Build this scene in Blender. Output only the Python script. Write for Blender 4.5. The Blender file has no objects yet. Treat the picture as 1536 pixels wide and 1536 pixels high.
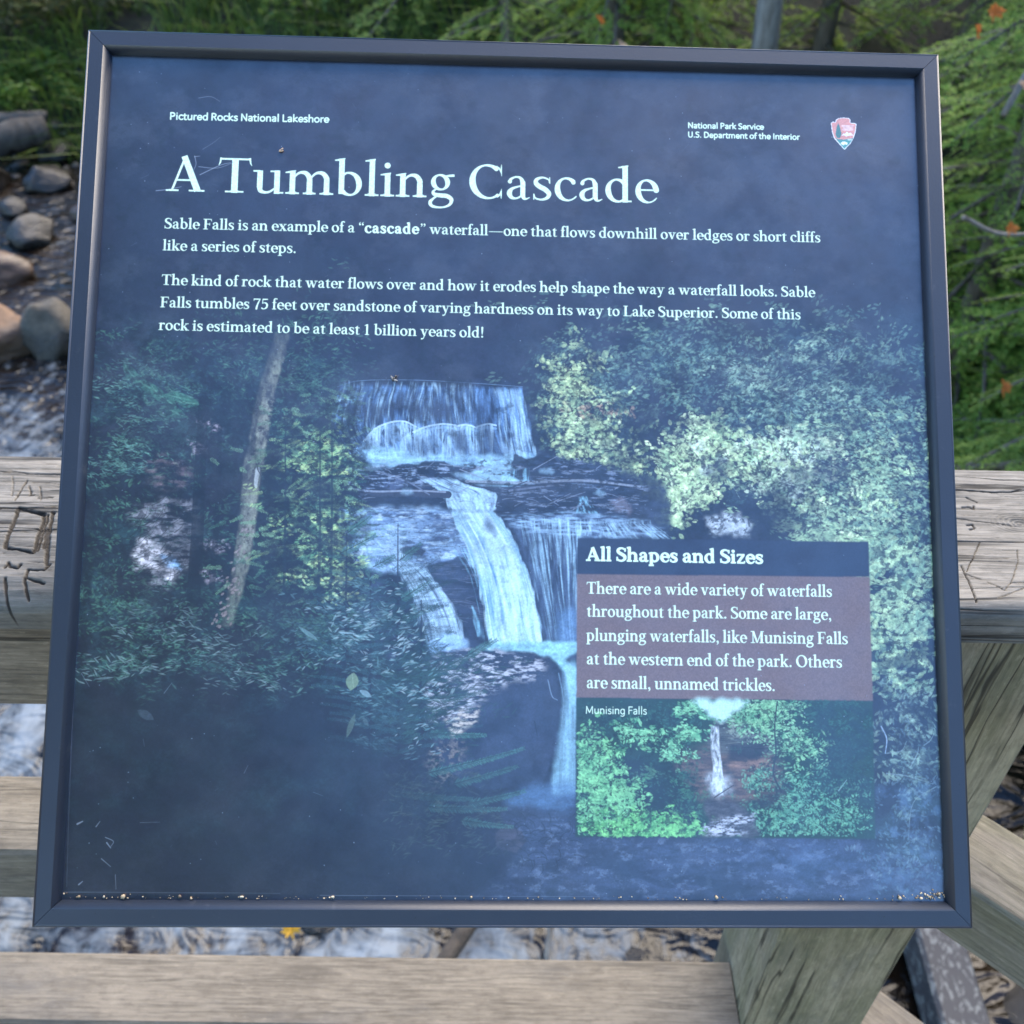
import bpy, math
import numpy as np
from mathutils import Matrix, Vector

scene = bpy.context.scene
COL = scene.collection
R = math.radians

# ------------------------------------------------------------------ camera, sky, sun, exposure
AX = np.array([[0.99989489, -0.01449848, 0.], [0.00929195, 0.64082407, -0.76763153], [0.01112949, 0.76755085, 0.64089143]])
cam_data = bpy.data.cameras.new('camera')
cam = bpy.data.objects.new('camera', cam_data); COL.objects.link(cam)
cam.matrix_world = Matrix.Translation((0, 0, 1.55)) @ Matrix([list(r) for r in AX]).to_4x4()
cam_data.sensor_width = 36.0
cam_data.lens = 36.0*1426/1536
cam_data.clip_start = .02; cam_data.clip_end = 400
cam_data.dof.use_dof = True
cam_data.dof.focus_distance = .64
cam_data.dof.aperture_fstop = 10.0
scene.camera = cam

SUN_EL, SUN_AZ = R(46), R(24)             # high, ahead of the viewer and a little to the right
world = bpy.data.worlds.new('World'); scene.world = world
world.use_nodes = True
wn = world.node_tree.nodes; wl = world.node_tree.links
sky = wn.new('ShaderNodeTexSky'); sky.sky_type = 'NISHITA'; sky.sun_disc = False
sky.sun_elevation = SUN_EL; sky.sun_rotation = SUN_AZ
sky.air_density = 1.0; sky.dust_density = .3; sky.ozone_density = 4.0
bg = wn['Background']; bg.inputs['Strength'].default_value = .15
hs = wn.new('ShaderNodeHueSaturation'); hs.inputs['Saturation'].default_value = 1.12
wl.new(sky.outputs[0], hs.inputs['Color']); wl.new(hs.outputs[0], bg.inputs['Color'])
sun_data = bpy.data.lights.new('sun', 'SUN'); sun_data.energy = 2.5; sun_data.angle = R(60); sun_data.color = (1., .84, .62)
sun = bpy.data.objects.new('sun', sun_data); COL.objects.link(sun)
sdir = Vector((math.sin(SUN_AZ)*math.cos(SUN_EL), math.cos(SUN_AZ)*math.cos(SUN_EL), math.sin(SUN_EL)))   # towards the sun
sun.rotation_euler = sdir.to_track_quat('Z', 'Y').to_euler()
scene.view_settings.view_transform = 'Standard'; scene.view_settings.look = 'None'
scene.view_settings.exposure = 2.35; scene.view_settings.gamma = 1.0
# ------------------------------------------------------------------ lettering (drawn stroke by stroke)
def _cat(pts, n=7):
    """smooth (Catmull-Rom) samples through (x, y, width) points"""
    p = np.array(pts, float)
    q = np.vstack([2*p[0]-p[1], p, 2*p[-1]-p[-2]])
    out = []
    for i in range(1, len(q)-2):
        a, b, c, d = q[i-1], q[i], q[i+1], q[i+2]
        for k in range(n):
            t = k/n
            out.append(.5*(2*b+(c-a)*t+(2*a-5*b+4*c-d)*t*t+(3*b-a-3*c+d)*t**3))
    out.append(p[-1])
    return np.array(out)

def S(*pts): return ('r', _cat(pts))                     # smooth stroke, round ends
def B(*pts): return ('b', _cat(pts))                     # smooth stroke, butt ends
def L(*pts): return ('b', np.array(pts, float))          # straight stroke, butt ends
def D(x, y, d): return ('r', np.array([(x, y, d), (x+.01, y, d)], float))
def bowl(cx, cy, rx, ry, thick=12., thin=5., a0=0, a1=360, tilt=12, n=30, end=1.):
    a = np.radians(np.linspace(a0, a1, n)); w = thin+(thick-thin)*np.abs(np.cos(a-math.radians(tilt)))**1.5
    w = w*np.interp(np.arange(n), [0, n*.78, n-1], [1, 1, end])
    return ('r', np.stack([cx+(rx-w/2)*np.cos(a), cy+(ry-w/2)*np.sin(a), w], 1))
def stem(x, y0, y1, w=11.6): return L((x, y0, w), (x, y1, w))
def foot(x, y=0., l=12., r=12., t=4.4):
    return [L((x-l, y+t/2, t), (x+r, y+t/2, t)), L((x-7.8, y+t, 0.2), (x, y+t+1.6, 4.6), (x+7.8, y+t, .2))]
def head(x, y, l=12., r=12., t=4.4):
    return [L((x-l, y-t/2, t), (x+r, y-t/2, t)), L((x-7.8, y-t, .2), (x, y-t-1.6, 4.6), (x+7.8, y-t, .2))]
def flag(x, y): return [L((x-12.5, y-4.6, 3.6), (x-4, y-3.4, 5.6), (x+5.6, y-.6, 3.4)), L((x-5, y-6, 5), (x+4, y-4, 5))]
def arch(x0, x1, w=11.2):
    return [S((x0+2, 33, 4.5), (x0+8, 40.5, 5.4), (x0+15, 44.2, 6.6), (x1-6.5, 42.5, 9.6), (x1-.6, 34, w), (x1, 26, w))]

SERIF = {}
def G(ch, adv, *parts):
    out = []
    for p in parts: out += p if isinstance(p, list) else [p]
    SERIF[ch] = (adv, out)
G('a', 47, stem(32.5, 9, 34, 10.6), S((9.5, 36.5, 9), (11.5, 41.5, 6.2), (20, 46, 4.8), (28.5, 43.6, 7), (32.4, 35, 10.6)),
  S((32.5, 10, 10.6), (34.6, 3.6, 7.5), (39, 2.2, 4.6), (44.5, 5, 3)),
  S((31, 28.5, 4.4), (22, 25.8, 5), (13, 21.5, 7.2), (8.8, 13.5, 11), (12, 5.2, 8.4), (19, 2.6, 5.2), (26, 5, 4.8), (32, 10.5, 4.4)))
G('b', 53, stem(13, 3, 74), flag(13, 75), bowl(27, 23.6, 22.8, 25, 12, 5, -128, 136))
G('c', 43, bowl(25, 23.6, 22.8, 25, 12, 5, 52, 322, end=.45), D(36.4, 37.6, 9.5), S((36.6, 38, 7), (33, 43.5, 5)))
G('d', 54, stem(39, 5, 74), flag(39, 75), bowl(25.5, 23.6, 22.8, 25, 12, 5, 42, 318), L((39, 2.2, 4.4), (50.5, 2.2, 4.4)), stem(39, 0, 8))
G('e', 46, bowl(24.5, 23.6, 22.2, 25, 12, 5, 8, 324, end=.4), L((9, 26, 4.4), (44, 26, 4.4)), bowl(24.5, 23.6, 20.6, 25, 8, 5, 5, 90))
G('f', 31, stem(14, 0, 58), foot(14, r=13), B((14, 56, 11.6), (15.5, 66.5, 9.4), (22, 72.5, 5.6), (29, 71.4, 5)), D(30.3, 69.4, 8.6), L((2, 45.2, 4.2), (28, 45.2, 4.2)))
G('g', 49, bowl(22.5, 31.4, 17.8, 17.2, 10.5, 4.8), L((31, 44, 4), (39, 45, 6), (47, 45.6, 6)),
  S((14, 17, 4.4), (9.6, 11.6, 6.4), (12.5, 6.8, 8.6), (22, 5, 9.4), (34, 3.8, 9.6), (42, -2.4, 8.8), (40.5, -11.5, 6.8), (32, -17.6, 5), (20, -19.2, 5), (8.5, -16.6, 7), (4.8, -9.6, 8), (9.5, -2.4, 5.6), (16, 3, 4.6)))
G('h', 57, stem(13, 0, 74), flag(13, 75), foot(13), arch(13, 43), stem(43, 0, 27), foot(43))
G('i', 28, stem(14, 0, 46), flag(14, 48), foot(14), D(13.4, 62.5, 12.6))
G('k', 53, stem(13, 0, 74), flag(13, 75), foot(13), L((17, 21, 4.6), (40, 44, 4.6)), L((30, 45, 4.2), (51, 45, 4.2)), L((23, 29, 10), (43, 2, 12.4)), L((34, 2.2, 4.2), (55, 2.2, 4.2)))
G('l', 27, stem(13.5, 0, 74), flag(13.5, 75), foot(13.5))
G('m', 86, stem(13, 0, 46), flag(13, 48), foot(13), arch(13, 43), stem(43, 0, 27), foot(43, l=11, r=11), arch(43, 73), stem(73, 0, 27), foot(73))
G('n', 57, stem(13, 0, 46), flag(13, 48), foot(13), arch(13, 43), stem(43, 0, 27), foot(43))
G('o', 50, bowl(25, 23.6, 23, 25, 12, 5))
G('p', 54, stem(13, -21, 46), flag(13, 48), foot(13, -21), bowl(27, 23.6, 23, 25, 12, 5, -140, 140))
G('r', 40, stem(13, 0, 46), flag(13, 48), foot(13, r=14), S((15, 33, 4.4), (21, 41.5, 5.6), (28, 45, 6.4), (33, 43.4, 8)), D(33.8, 41.2, 9.8))
G('s', 39, S((33, 35.6, 3.6), (31.5, 42, 4.4), (21, 46.2, 4.8), (11, 42.6, 7.6), (8.6, 35.4, 9.8), (14.5, 28.4, 10.6), (25.5, 21.8, 10.8), (32, 13.8, 10), (29, 5.4, 7.6), (18.5, 1.4, 5), (8, 4.4, 4.4), (5.2, 12, 3.6)), L((33.6, 34, 3), (33, 47, 3.2)), L((5, 13, 3), (5.2, 1, 3.2)))
G('t', 34, stem(15, 9, 50, 11), S((15, 10, 11), (17, 3.8, 8.4), (22.5, 2.2, 5), (31, 5, 3.2)), L((2.5, 45, 4.2), (31, 45, 4.2)), L((6, 46, 4), (14, 50, 7), (20.4, 59, 1.6)), L((15, 45, 10), (17.6, 53, 6.5)))
G('u', 57, stem(13, 12, 46), L((1, 44.8, 4.4), (13, 45, 4.6)), S((13, 14, 11.4), (14.4, 6, 9.6), (21, 2.6, 6.6), (30, 3.6, 5.4), (41, 12, 4.4)), stem(43, 0, 47), L((31, 44.8, 4.4), (43, 45, 4.6)), L((43, 2.2, 4.4), (54.5, 2.2, 4.4)))
G('v', 51, L((11, 45, 12), (26.5, 2, 10.5)), L((41, 45, 4.6), (26, 2, 5)), L((0, 44.9, 4.2), (22, 44.9, 4.2)), L((31, 44.9, 4.2), (51, 44.9, 4.2)))
G('w', 77, L((11, 45, 11.6), (25, 2, 10)), L((38, 43, 4.6), (24.6, 2, 5)), L((37, 46, 11.6), (52, 2, 10)), L((67, 45, 4.6), (51.6, 2, 5)), L((0, 44.9, 4.2), (22, 44.9, 4.2)), L((27, 44.9, 4.2), (44, 44.9, 4.2)), L((57, 44.9, 4.2), (77, 44.9, 4.2)))
G('x', 52, L((11, 44, 12.4), (41, 3, 12.4)), L((40, 44, 4.6), (10.5, 3, 4.6)), L((1, 44.9, 4.2), (22, 44.9, 4.2)), L((31, 44.9, 4.2), (50, 44.9, 4.2)), L((0, 2.2, 4.2), (20, 2.2, 4.2)), L((30, 2.2, 4.2), (52, 2.2, 4.2)))
G('y', 51, L((11, 45, 12), (27.5, 3, 10.5)), B((41, 45, 4.6), (27, 5, 5), (20.6, -12, 5.6), (13, -18.5, 6)), D(10, -17.5, 9.4), L((0, 44.9, 4.2), (22, 44.9, 4.2)), L((31, 44.9, 4.2), (51, 44.9, 4.2)))
G('z', 44, L((35, 44, 9.5), (9, 3, 9.5)), L((5, 44.8, 4.6), (40, 44.8, 4.6)), L((4, 2.3, 4.6), (40, 2.3, 4.6)), L((5.6, 35, 3), (6.4, 46, 4)), L((40, 12, 3), (38.6, 1, 4)))
G('A', 67, L((29.5, 71, 12.6), (55, 2, 13.4)), L((31, 68, 5.4), (10.5, 2, 5.4)), L((18, 23, 4.6), (48, 23, 4.6)), L((0, 2.3, 4.6), (22, 2.3, 4.6)), L((40, 2.3, 4.6), (67, 2.3, 4.6)))
G('T', 62, stem(31, 0, 68, 13.2), foot(31, l=16, r=16), L((4, 67.6, 4.8), (58, 67.6, 4.8)), L((2, 54.5, 2.4), (4.4, 60, 4), (5.8, 70, 5)), L((60, 54.5, 2.4), (57.6, 60, 4), (56.2, 70, 5)))
G('C', 66, bowl(36, 35, 33.5, 36, 13.4, 5, 58, 306, end=.9), L((60.6, 47, 2.2), (59.8, 60, 4.2), (60.2, 70, 2.6)), S((52, 65.4, 5), (57, 61, 4.4), (60, 53, 3)), L((60.8, 21, 2.2), (60, 10, 4.2), (60.4, 1.6, 2.6)), S((53.5, 5.6, 5.2), (57.6, 9.4, 4.4), (60, 17, 3)))
G('S', 50, S((42.5, 54, 4), (39.5, 63, 4.6), (26, 68.4, 5), (13, 63.6, 8.6), (9, 53.6, 11.6), (15, 44, 12.4), (30, 34.6, 13), (41, 24.6, 12.8), (41, 12, 10.4), (29, 2.6, 6), (14, 3.6, 5), (7, 10, 4.6), (5, 19, 4)), L((43.4, 52, 3), (42.6, 69, 3.4)), L((4.6, 19, 3), (5.2, 1, 3.4)))
G('F', 56, stem(16, 0, 68, 13), foot(16, l=14, r=15), L((2, 67.8, 4.6), (51, 67.8, 4.6)), L((53.5, 54, 2.4), (51, 60, 4), (50, 70, 5)), L((18, 35.5, 4.6), (40, 35.5, 4.6)), L((41.4, 25.5, 2.4), (41, 35, 4.6), (41.4, 45, 2.4)))
G('L', 56, stem(16, 0, 68, 13), head(16, 70, l=14, r=14), L((2, 2.3, 4.6), (50, 2.3, 4.6)), L((54.4, 17, 2.4), (52, 10, 4), (50, 0, 5)))
G('M', 88, stem(17, 2, 68, 5.4), L((18, 69, 12.4), (43, 3, 9)), L((71, 68, 5.2), (43.4, 2, 5.4)), stem(71.6, 0, 69, 13), L((3, 2.3, 4.6), (30, 2.3, 4.6)), L((58, 2.3, 4.6), (86, 2.3, 4.6)), L((3, 67.7, 4.6), (20, 67.7, 4.6)), L((70, 67.7, 4.6), (86, 67.7, 4.6)))
G('O', 74, bowl(37, 35, 34.5, 36.2, 13.4, 5))
G('I', 36, stem(18, 0, 68, 13), foot(18, l=14, r=14), head(18, 70, l=14, r=14))
G('7', 49, L((5, 66.5, 7), (46, 66.5, 7)), B((43.5, 66, 6), (32, 40, 8.6), (24, 14, 10.6), (22.4, 0, 11.4)), L((5, 54, 2.6), (6.4, 69, 5)))
G('5', 49, L((12, 65.5, 8.6), (43, 66.4, 7)), L((13, 69, 5), (10.6, 38, 4.6)), S((10.6, 38.6, 4.4), (20, 43, 5.4), (32, 40.6, 9), (39.6, 30, 11.6), (37, 13, 10), (24, 3, 6), (11, 3.6, 6.6), (7.2, 7.6, 8)))
G('1', 44, stem(23, 0, 68, 11.6), foot(23, l=13, r=13), L((8, 60, 3.4), (18, 66, 5), (28, 70, 3)))
G('.', 24, D(12, 5.6, 12.6))
G(',', 24, D(12, 5.6, 12.4), S((16, 5, 5), (15.6, -4, 5.4), (9, -11.6, 2.6)))
G('!', 28, ('r', np.array([(14, 66, 12.6), (14, 40, 8.6), (14, 21, 4.4)], float)), D(14, 5.6, 12.6))
G('\u2014', 96, L((4, 25.5, 4.4), (92, 25.5, 4.4)))
G('\u201c', 40, D(10.5, 55, 11), S((6.8, 55.5, 4.6), (8, 64, 4.6), (15, 71, 2.4)), D(28.5, 55, 11), S((24.8, 55.5, 4.6), (26, 64, 4.6), (33, 71, 2.4)))
G('\u201d', 40, D(11.5, 65, 11), S((15.4, 64.5, 4.6), (14, 56, 4.6), (7, 49, 2.4)), D(29.5, 65, 11), S((33.4, 64.5, 4.6), (32, 56, 4.6), (25, 49, 2.4)))

# one-weight sans letters: skeletons, the weight is set when they are drawn
SANS = {}
def N(ch, adv, *parts):
    SANS[ch] = (adv, [(k, np.hstack([p[:, :2], np.ones((len(p), 1))])) for k, p in parts])
def l_(*pts): return ('r', np.array([(x, y, 1) for x, y in pts], float))
def s_(*pts): return ('r', _cat([(x, y, 1) for x, y in pts]))
def o_(cx, cy, rx, ry, a0=0, a1=360):
    a = np.radians(np.linspace(a0, a1, 25)); return ('r', np.stack([cx+rx*np.cos(a), cy+ry*np.sin(a), 1+0*a], 1))
N('a', 45, s_((9, 42), (20, 46), (31, 44), (35, 34), (35, 3)), s_((35, 27), (20, 25), (9, 18), (9, 8), (17, 2), (28, 5), (35, 14)))
N('c', 41, o_(26, 24, 19, 22, 48, 312))
N('d', 51, l_((41, 3), (41, 72)), o_(25, 24, 17, 22))
N('e', 47, o_(25, 24, 18, 22, 0, 318), l_((8, 24), (43, 24)))
N('f', 30, s_((13, 3), (13, 50), (16, 68), (28, 71)), l_((4, 44), (26, 44)))
N('g', 51, s_((41, 44), (41, 0), (36, -14), (22, -18), (10, -15)), o_(25, 24, 17, 22))
N('h', 51, l_((10, 3), (10, 72)), s_((10, 32), (17, 43), (28, 46), (39, 40), (41, 28), (41, 3)))
N('i', 23, l_((11.5, 3), (11.5, 45)), l_((11.5, 63), (11.5, 64)))
N('k', 47, l_((10, 3), (10, 72)), l_((39, 45), (12, 25), (41, 3)))
N('l', 23, l_((11.5, 3), (11.5, 72)))
N('m', 78, l_((10, 3), (10, 45)), s_((10, 32), (17, 43), (26, 46), (36, 40), (38, 28), (38, 3)), s_((38, 32), (45, 43), (55, 46), (65, 40), (67, 28), (67, 3)))
N('n', 51, l_((10, 3), (10, 45)), s_((10, 32), (17, 43), (28, 46), (39, 40), (41, 28), (41, 3)))
N('o', 51, o_(25.5, 24, 19, 22))
N('p', 51, l_((10, -20), (10, 45)), o_(26, 24, 17, 22))
N('r', 33, l_((10, 3), (10, 45)), s_((10, 32), (16, 42), (29, 45)))
N('s', 38, s_((31, 42), (20, 46), (9, 41), (10, 31), (21, 25), (31, 18), (31, 7), (20, 2), (7, 5)))
N('t', 32, s_((13, 57), (13, 12), (18, 3), (28, 3)), l_((3, 44), (27, 44)))
N('u', 51, s_((10, 45), (10, 18), (13, 6), (23, 2), (34, 6), (41, 16)), l_((41, 45), (41, 3)))
N('v', 45, l_((5, 45), (22.5, 3), (40, 45)))
N('D', 61, l_((11, 3), (11, 67)), s_((11, 67), (28, 67), (45, 59), (52, 42), (52, 28), (45, 11), (28, 3), (11, 3)))
N('F', 47, l_((11, 3), (11, 67), (42, 67)), l_((11, 36), (38, 36)))
N('I', 26, l_((13, 3), (13, 67)))
N('L', 45, l_((11, 67), (11, 3), (40, 3)))
N('M', 78, l_((11, 3), (13, 67), (39, 12), (65, 67), (67, 3)))
N('N', 63, l_((11, 3), (11, 67), (52, 3), (52, 67)))
N('P', 52, l_((11, 3), (11, 67)), s_((11, 67), (28, 67), (41, 60), (43, 50), (40, 39), (28, 33), (11, 33)))
N('R', 54, l_((11, 3), (11, 67)), s_((11, 67), (28, 67), (40, 60), (42, 51), (39, 41), (28, 35), (11, 35)), l_((27, 35), (46, 3)))
N('S', 47, s_((39, 62), (27, 67), (13, 64), (8, 52), (16, 41), (30, 34), (39, 22), (34, 7), (21, 2), (8, 6)))
N('U', 60, s_((11, 67), (11, 26), (15, 9), (30, 2), (45, 9), (49, 26), (49, 67)))
N('.', 22, l_((11, 4), (11, 5)))
# ------------------------------------------------------------------ the printed picture, painted into a square sheet
TEX = 2048
HALF = .2935                                             # half the side of the printed sheet, metres
# lays out the print: measured layout units (the flat artwork as seen) -> metres on the sheet
HM = np.array([[4.75403071e-04, 5.21250658e-06, -3.70270390e-01],
               [7.63342038e-06, -4.80516714e-04, 3.28478424e-01],
               [-2.29862096e-05, 7.86084314e-05, 1.0]])
def T(pts):
    p = np.atleast_2d(np.array(pts, float))
    q = np.c_[p[:, :2], np.ones(len(p))] @ HM.T
    xy = q[:, :2]/q[:, 2:]
    return np.c_[(xy[:, 0]+HALF)/(2*HALF)*TEX, (HALF-xy[:, 1])/(2*HALF)*TEX]
K = TEX/1270.                                            # texture pixels per layout unit, roughly
IMG = np.zeros((TEX, TEX, 3), np.float32)
rng = np.random.default_rng(11)

def lin(r, g, b):
    c = np.array([r, g, b], np.float32)/255
    return np.where(c < .04045, c/12.92, ((c+.055)/1.055)**2.4).astype(np.float32)
def up(g, h, w):
    """smooth upsampling of a small grid"""
    gh, gw = g.shape
    y = np.linspace(0, gh-1.001, h); x = np.linspace(0, gw-1.001, w)
    y0 = y.astype(int); x0 = x.astype(int); fy = y-y0; fx = x-x0
    fy = (fy*fy*(3-2*fy))[:, None]; fx = fx*fx*(3-2*fx)
    a = g[y0]*(1-fy)+g[np.minimum(y0+1, gh-1)]*fy
    return (a[:, x0]*(1-fx)+a[:, np.minimum(x0+1, gw-1)]*fx).astype(np.float32)
def noise(h, w, sx, sy, octv=4, gain=.55):
    """value noise 0..1, cells of sx by sy pixels"""
    o = np.zeros((h, w), np.float32); amp = 1.; tot = 0.
    for k in range(octv):
        gw = max(2, int(w/max(sx/2**k, 1.2))+2); gh = max(2, int(h/max(sy/2**k, 1.2))+2)
        o += amp*up(rng.random((gh, gw), dtype=np.float32), h, w); tot += amp; amp *= gain
    return np.clip((o/tot-.5)*1.9+.5, 0, 1)
def blur(a, r):
    r = int(round(r))
    if r < 1: return a
    for _ in range(2):
        for ax in (0, 1):
            pad = [(0, 0), (0, 0)]; pad[ax] = (r+1, r)
            c = np.cumsum(np.pad(a, pad, mode='edge'), ax, dtype=np.float64)
            n = a.shape[ax]
            a = ((c[2*r+1:2*r+1+n]-c[:n]) if ax == 0 else (c[:, 2*r+1:2*r+1+n]-c[:, :n]))/(2*r+1)
    return a.astype(np.float32)
def poly(pts, feather=1.5, rag=0., ragcell=18, smooth=False):
    """mask of a polygon given in layout units -> (mask, y0, x0); rag frays its edge"""
    if smooth:
        p3 = [(x, y, 0) for x, y in pts]; p3 = p3+[p3[0]]
        pts = [(a, b) for a, b, _ in _cat(p3, 6)]
    q = T(pts); m = int(feather*3+rag*2+4)
    x0, y0 = np.floor(q.min(0)).astype(int)-m; x1, y1 = np.ceil(q.max(0)).astype(int)+m
    x0, y0 = max(x0, 0), max(y0, 0); x1, y1 = min(x1, TEX), min(y1, TEX)
    h, w = y1-y0, x1-x0
    X, Y = np.meshgrid(np.arange(w)+x0+.5, np.arange(h)+y0+.5)
    if rag:
        X = X+(noise(h, w, ragcell, ragcell, 3)-.5)*2*rag; Y = Y+(noise(h, w, ragcell, ragcell, 3)-.5)*2*rag
    ins = np.zeros((h, w), bool)
    for (ax, ay), (bx, by) in zip(q, np.roll(q, -1, 0)):
        if ay == by: continue
        c = (ay > Y) != (by > Y)
        ins ^= c & (X < (bx-ax)*(Y-ay)/(by-ay)+ax)
    return blur(ins.astype(np.float32), feather), y0, x0
def lay(mask, y0, x0, col, a=1.):
    h, w = mask.shape
    v = IMG[y0:y0+h, x0:x0+w]; m = (mask*a)[..., None]
    v += (np.asarray(col, np.float32)-v)*m
def mixc(a, b, t): return a+(b-a)*t[..., None]
def dab(cx, cy, ln, wd, ang, col, alpha=1.):
    """one leaf-shaped touch, in texture pixels"""
    r = int(max(ln, wd)+2)
    ix, iy = int(cx), int(cy)
    x0, x1, y0, y1 = max(ix-r, 0), min(ix+r+1, TEX), max(iy-r, 0), min(iy+r+1, TEX)
    if x0 >= x1 or y0 >= y1: return
    X = np.arange(x0, x1)[None, :]-cx; Y = np.arange(y0, y1)[:, None]-cy
    c, s = math.cos(ang), math.sin(ang)
    u = (X*c+Y*s)/ln; v = np.abs(Y*c-X*s)
    m = np.clip((wd*(1-u*u)-v)+.5, 0, 1)*(np.abs(u) < 1)*alpha
    IMG[y0:y1, x0:x1] += (col-IMG[y0:y1, x0:x1])*m[..., None]
def line(pts, w0, w1, col, alpha=1., smooth=True):
    """tapering stroke through layout points; widths in layout units"""
    p = np.array([(x, y, 0) for x, y in pts], float)
    if smooth and len(p) > 2: p = _cat(p, 6)
    q = T(p[:, :2]); w = np.linspace(w0, w1, len(q))*K
    x0, y0 = np.floor(q.min(0)).astype(int)-int(w.max())-2; x1, y1 = np.ceil(q.max(0)).astype(int)+int(w.max())+2
    x0, y0, x1, y1 = max(x0, 0), max(y0, 0), min(x1, TEX), min(y1, TEX)
    if x0 >= x1 or y0 >= y1: return
    m = sdf(q[:, 0], q[:, 1], w/2, x0, y0, x1, y1, False)
    lay(np.clip(.5-m, 0, 1), y0, x0, col, alpha)
def sdf(px, py, pr, x0, y0, x1, y1, butt):
    X = (np.arange(x0, x1)+.5)[None, :].astype(np.float32); Y = (np.arange(y0, y1)+.5)[:, None].astype(np.float32)
    best = np.full((y1-y0, x1-x0), 1e6, np.float32); n = len(px)-1
    for i in range(n):
        ax, ay, bx, by = px[i], py[i], px[i+1], py[i+1]
        dx, dy = bx-ax, by-ay; l2 = dx*dx+dy*dy+1e-9; ln = math.sqrt(l2)
        t = ((X-ax)*dx+(Y-ay)*dy)/l2; tc = np.clip(t, 0, 1)
        d = np.hypot(X-ax-tc*dx, Y-ay-tc*dy)-(pr[i]+(pr[i+1]-pr[i])*tc)
        if butt:
            if i == 0: d = np.maximum(d, -t*ln)
            if i == n-1: d = np.maximum(d, (t-1)*ln)
        best = np.minimum(best, d)
    return best
def write(text, a, b, col, cap, font='serif', weight=0., track=0., bold=None):
    """one line of lettering from a to b (layout units, on the baseline); cap = height of the capitals;
    bold = (first, last) characters drawn heavier"""
    tab = SERIF if font == 'serif' else SANS
    (ax, ay), (bx, by) = T([a])[0], T([b])[0]
    sy = cap*K/70.
    x = 0.; pen = []
    for i, ch in enumerate(text):
        if ch == ' ': x += 21+track; continue
        heavy = bold and bold[0] <= i < bold[1]
        adv, parts = tab[ch]
        pen.append((x, parts, heavy)); x += adv+track+(4.5 if heavy else 0)
    last = tab[text[-1]]
    right = x-track-(3 if font == 'serif' else 7)
    sx = math.hypot(bx-ax, by-ay)/right
    ux, uy = (bx-ax)/math.hypot(bx-ax, by-ay), (by-ay)/math.hypot(bx-ax, by-ay)
    for ox, parts, heavy in pen:
        polys = []
        for kind, p in parts:
            gx = (p[:, 0]+ox)*sx; gy = p[:, 1]*sy
            X = ax+gx*ux+gy*uy; Y = ay+gx*uy-gy*ux
            wq = p[:, 2]*(sy+sx)/2 if font == 'serif' else np.full(len(p), weight*sy)
            wq = wq+(weight*sy if font == 'serif' else 0)+(4.2*sy if heavy else 0)
            polys.append((kind, X, Y, np.maximum(wq/2, .1)))
        mx = max(q[3].max() for q in polys)+2
        x0 = int(min(q[1].min() for q in polys)-mx); x1 = int(max(q[1].max() for q in polys)+mx)
        y0 = int(min(q[2].min() for q in polys)-mx); y1 = int(max(q[2].max() for q in polys)+mx)
        best = np.full((y1-y0, x1-x0), 1e6, np.float32)
        for kind, X, Y, r in polys: best = np.minimum(best, sdf(X, Y, r, x0, y0, x1, y1, kind == 'b'))
        lay(np.clip(.5-best, 0, 1), y0, x0, col)
    return sx/sy

def flow(gl, gr, na, nd_, c0, c1, alpha=1., feather=2.5, power=1., lo=0., fade=None, sway=.12):
    """soft falling water between two guide lines (top to bottom); the threads follow the guides"""
    L_ = T(_cat([(x, y, 0) for x, y in gl], 8)[:, :2]); R_ = T(_cat([(x, y, 0) for x, y in gr], 8)[:, :2])
    y0 = int(min(L_[:, 1].min(), R_[:, 1].min())); y1 = int(max(L_[:, 1].max(), R_[:, 1].max()))+1
    ys = np.arange(y0, y1)+.5
    xl = np.interp(ys, L_[:, 1], L_[:, 0]); xr = np.interp(ys, R_[:, 1], R_[:, 0])
    x0 = int(xl.min())-8; x1 = int(xr.max())+8
    X = np.arange(x0, x1)[None, :]+.5; w = (xr-xl)[:, None]; s = (X-xl[:, None])/w
    n = noise(len(ys), 640, 640/na, len(ys)/nd_, 4, .62); wv = noise(len(ys), 640, 160, len(ys)/5, 3)-.5
    i = np.clip(((s*.84+.08)*640).astype(int), 0, 639); rows = np.arange(len(ys))[:, None]
    i = np.clip(i+(wv[rows, i]*sway*640/na*3).astype(int), 0, 639)
    f = np.clip((n[rows, i]-lo)/(1-lo), 0, 1)**power
    e = feather*K*1.2; rag = (noise(len(ys), x1-x0, 10, 60, 3)-.5)*feather*1.8*K
    m = np.clip(((X-xl[:, None])+rag)/e, 0, 1)*np.clip(((xr[:, None]-X)+rag)/e, 0, 1)
    t = (ys-y0)/(y1-y0); end = np.clip(t*len(ys)/(feather*K*2), 0, 1)*np.clip((1-t)*len(ys)/(feather*K*2), 0, 1)
    if fade is not None: end = end*np.interp(t, np.linspace(0, 1, len(fade)), fade)
    m = (m*end[:, None]).astype(np.float32)
    v = IMG[y0:y1, x0:x1]
    col = c0+(c1-c0)*f[..., None] if c1 is not None else np.broadcast_to(c0, v.shape)
    if c1 is None: m = m*f
    v += (col-v)*(m*alpha)[..., None]
# ------------------------------------------------------------------ the photograph printed on the sheet
NAVY = lin(25, 24, 38)
IMG[:] = NAVY
_n = noise(TEX, TEX, 260, 200, 5)
IMG *= (.75+.5*_n)[..., None]

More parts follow.
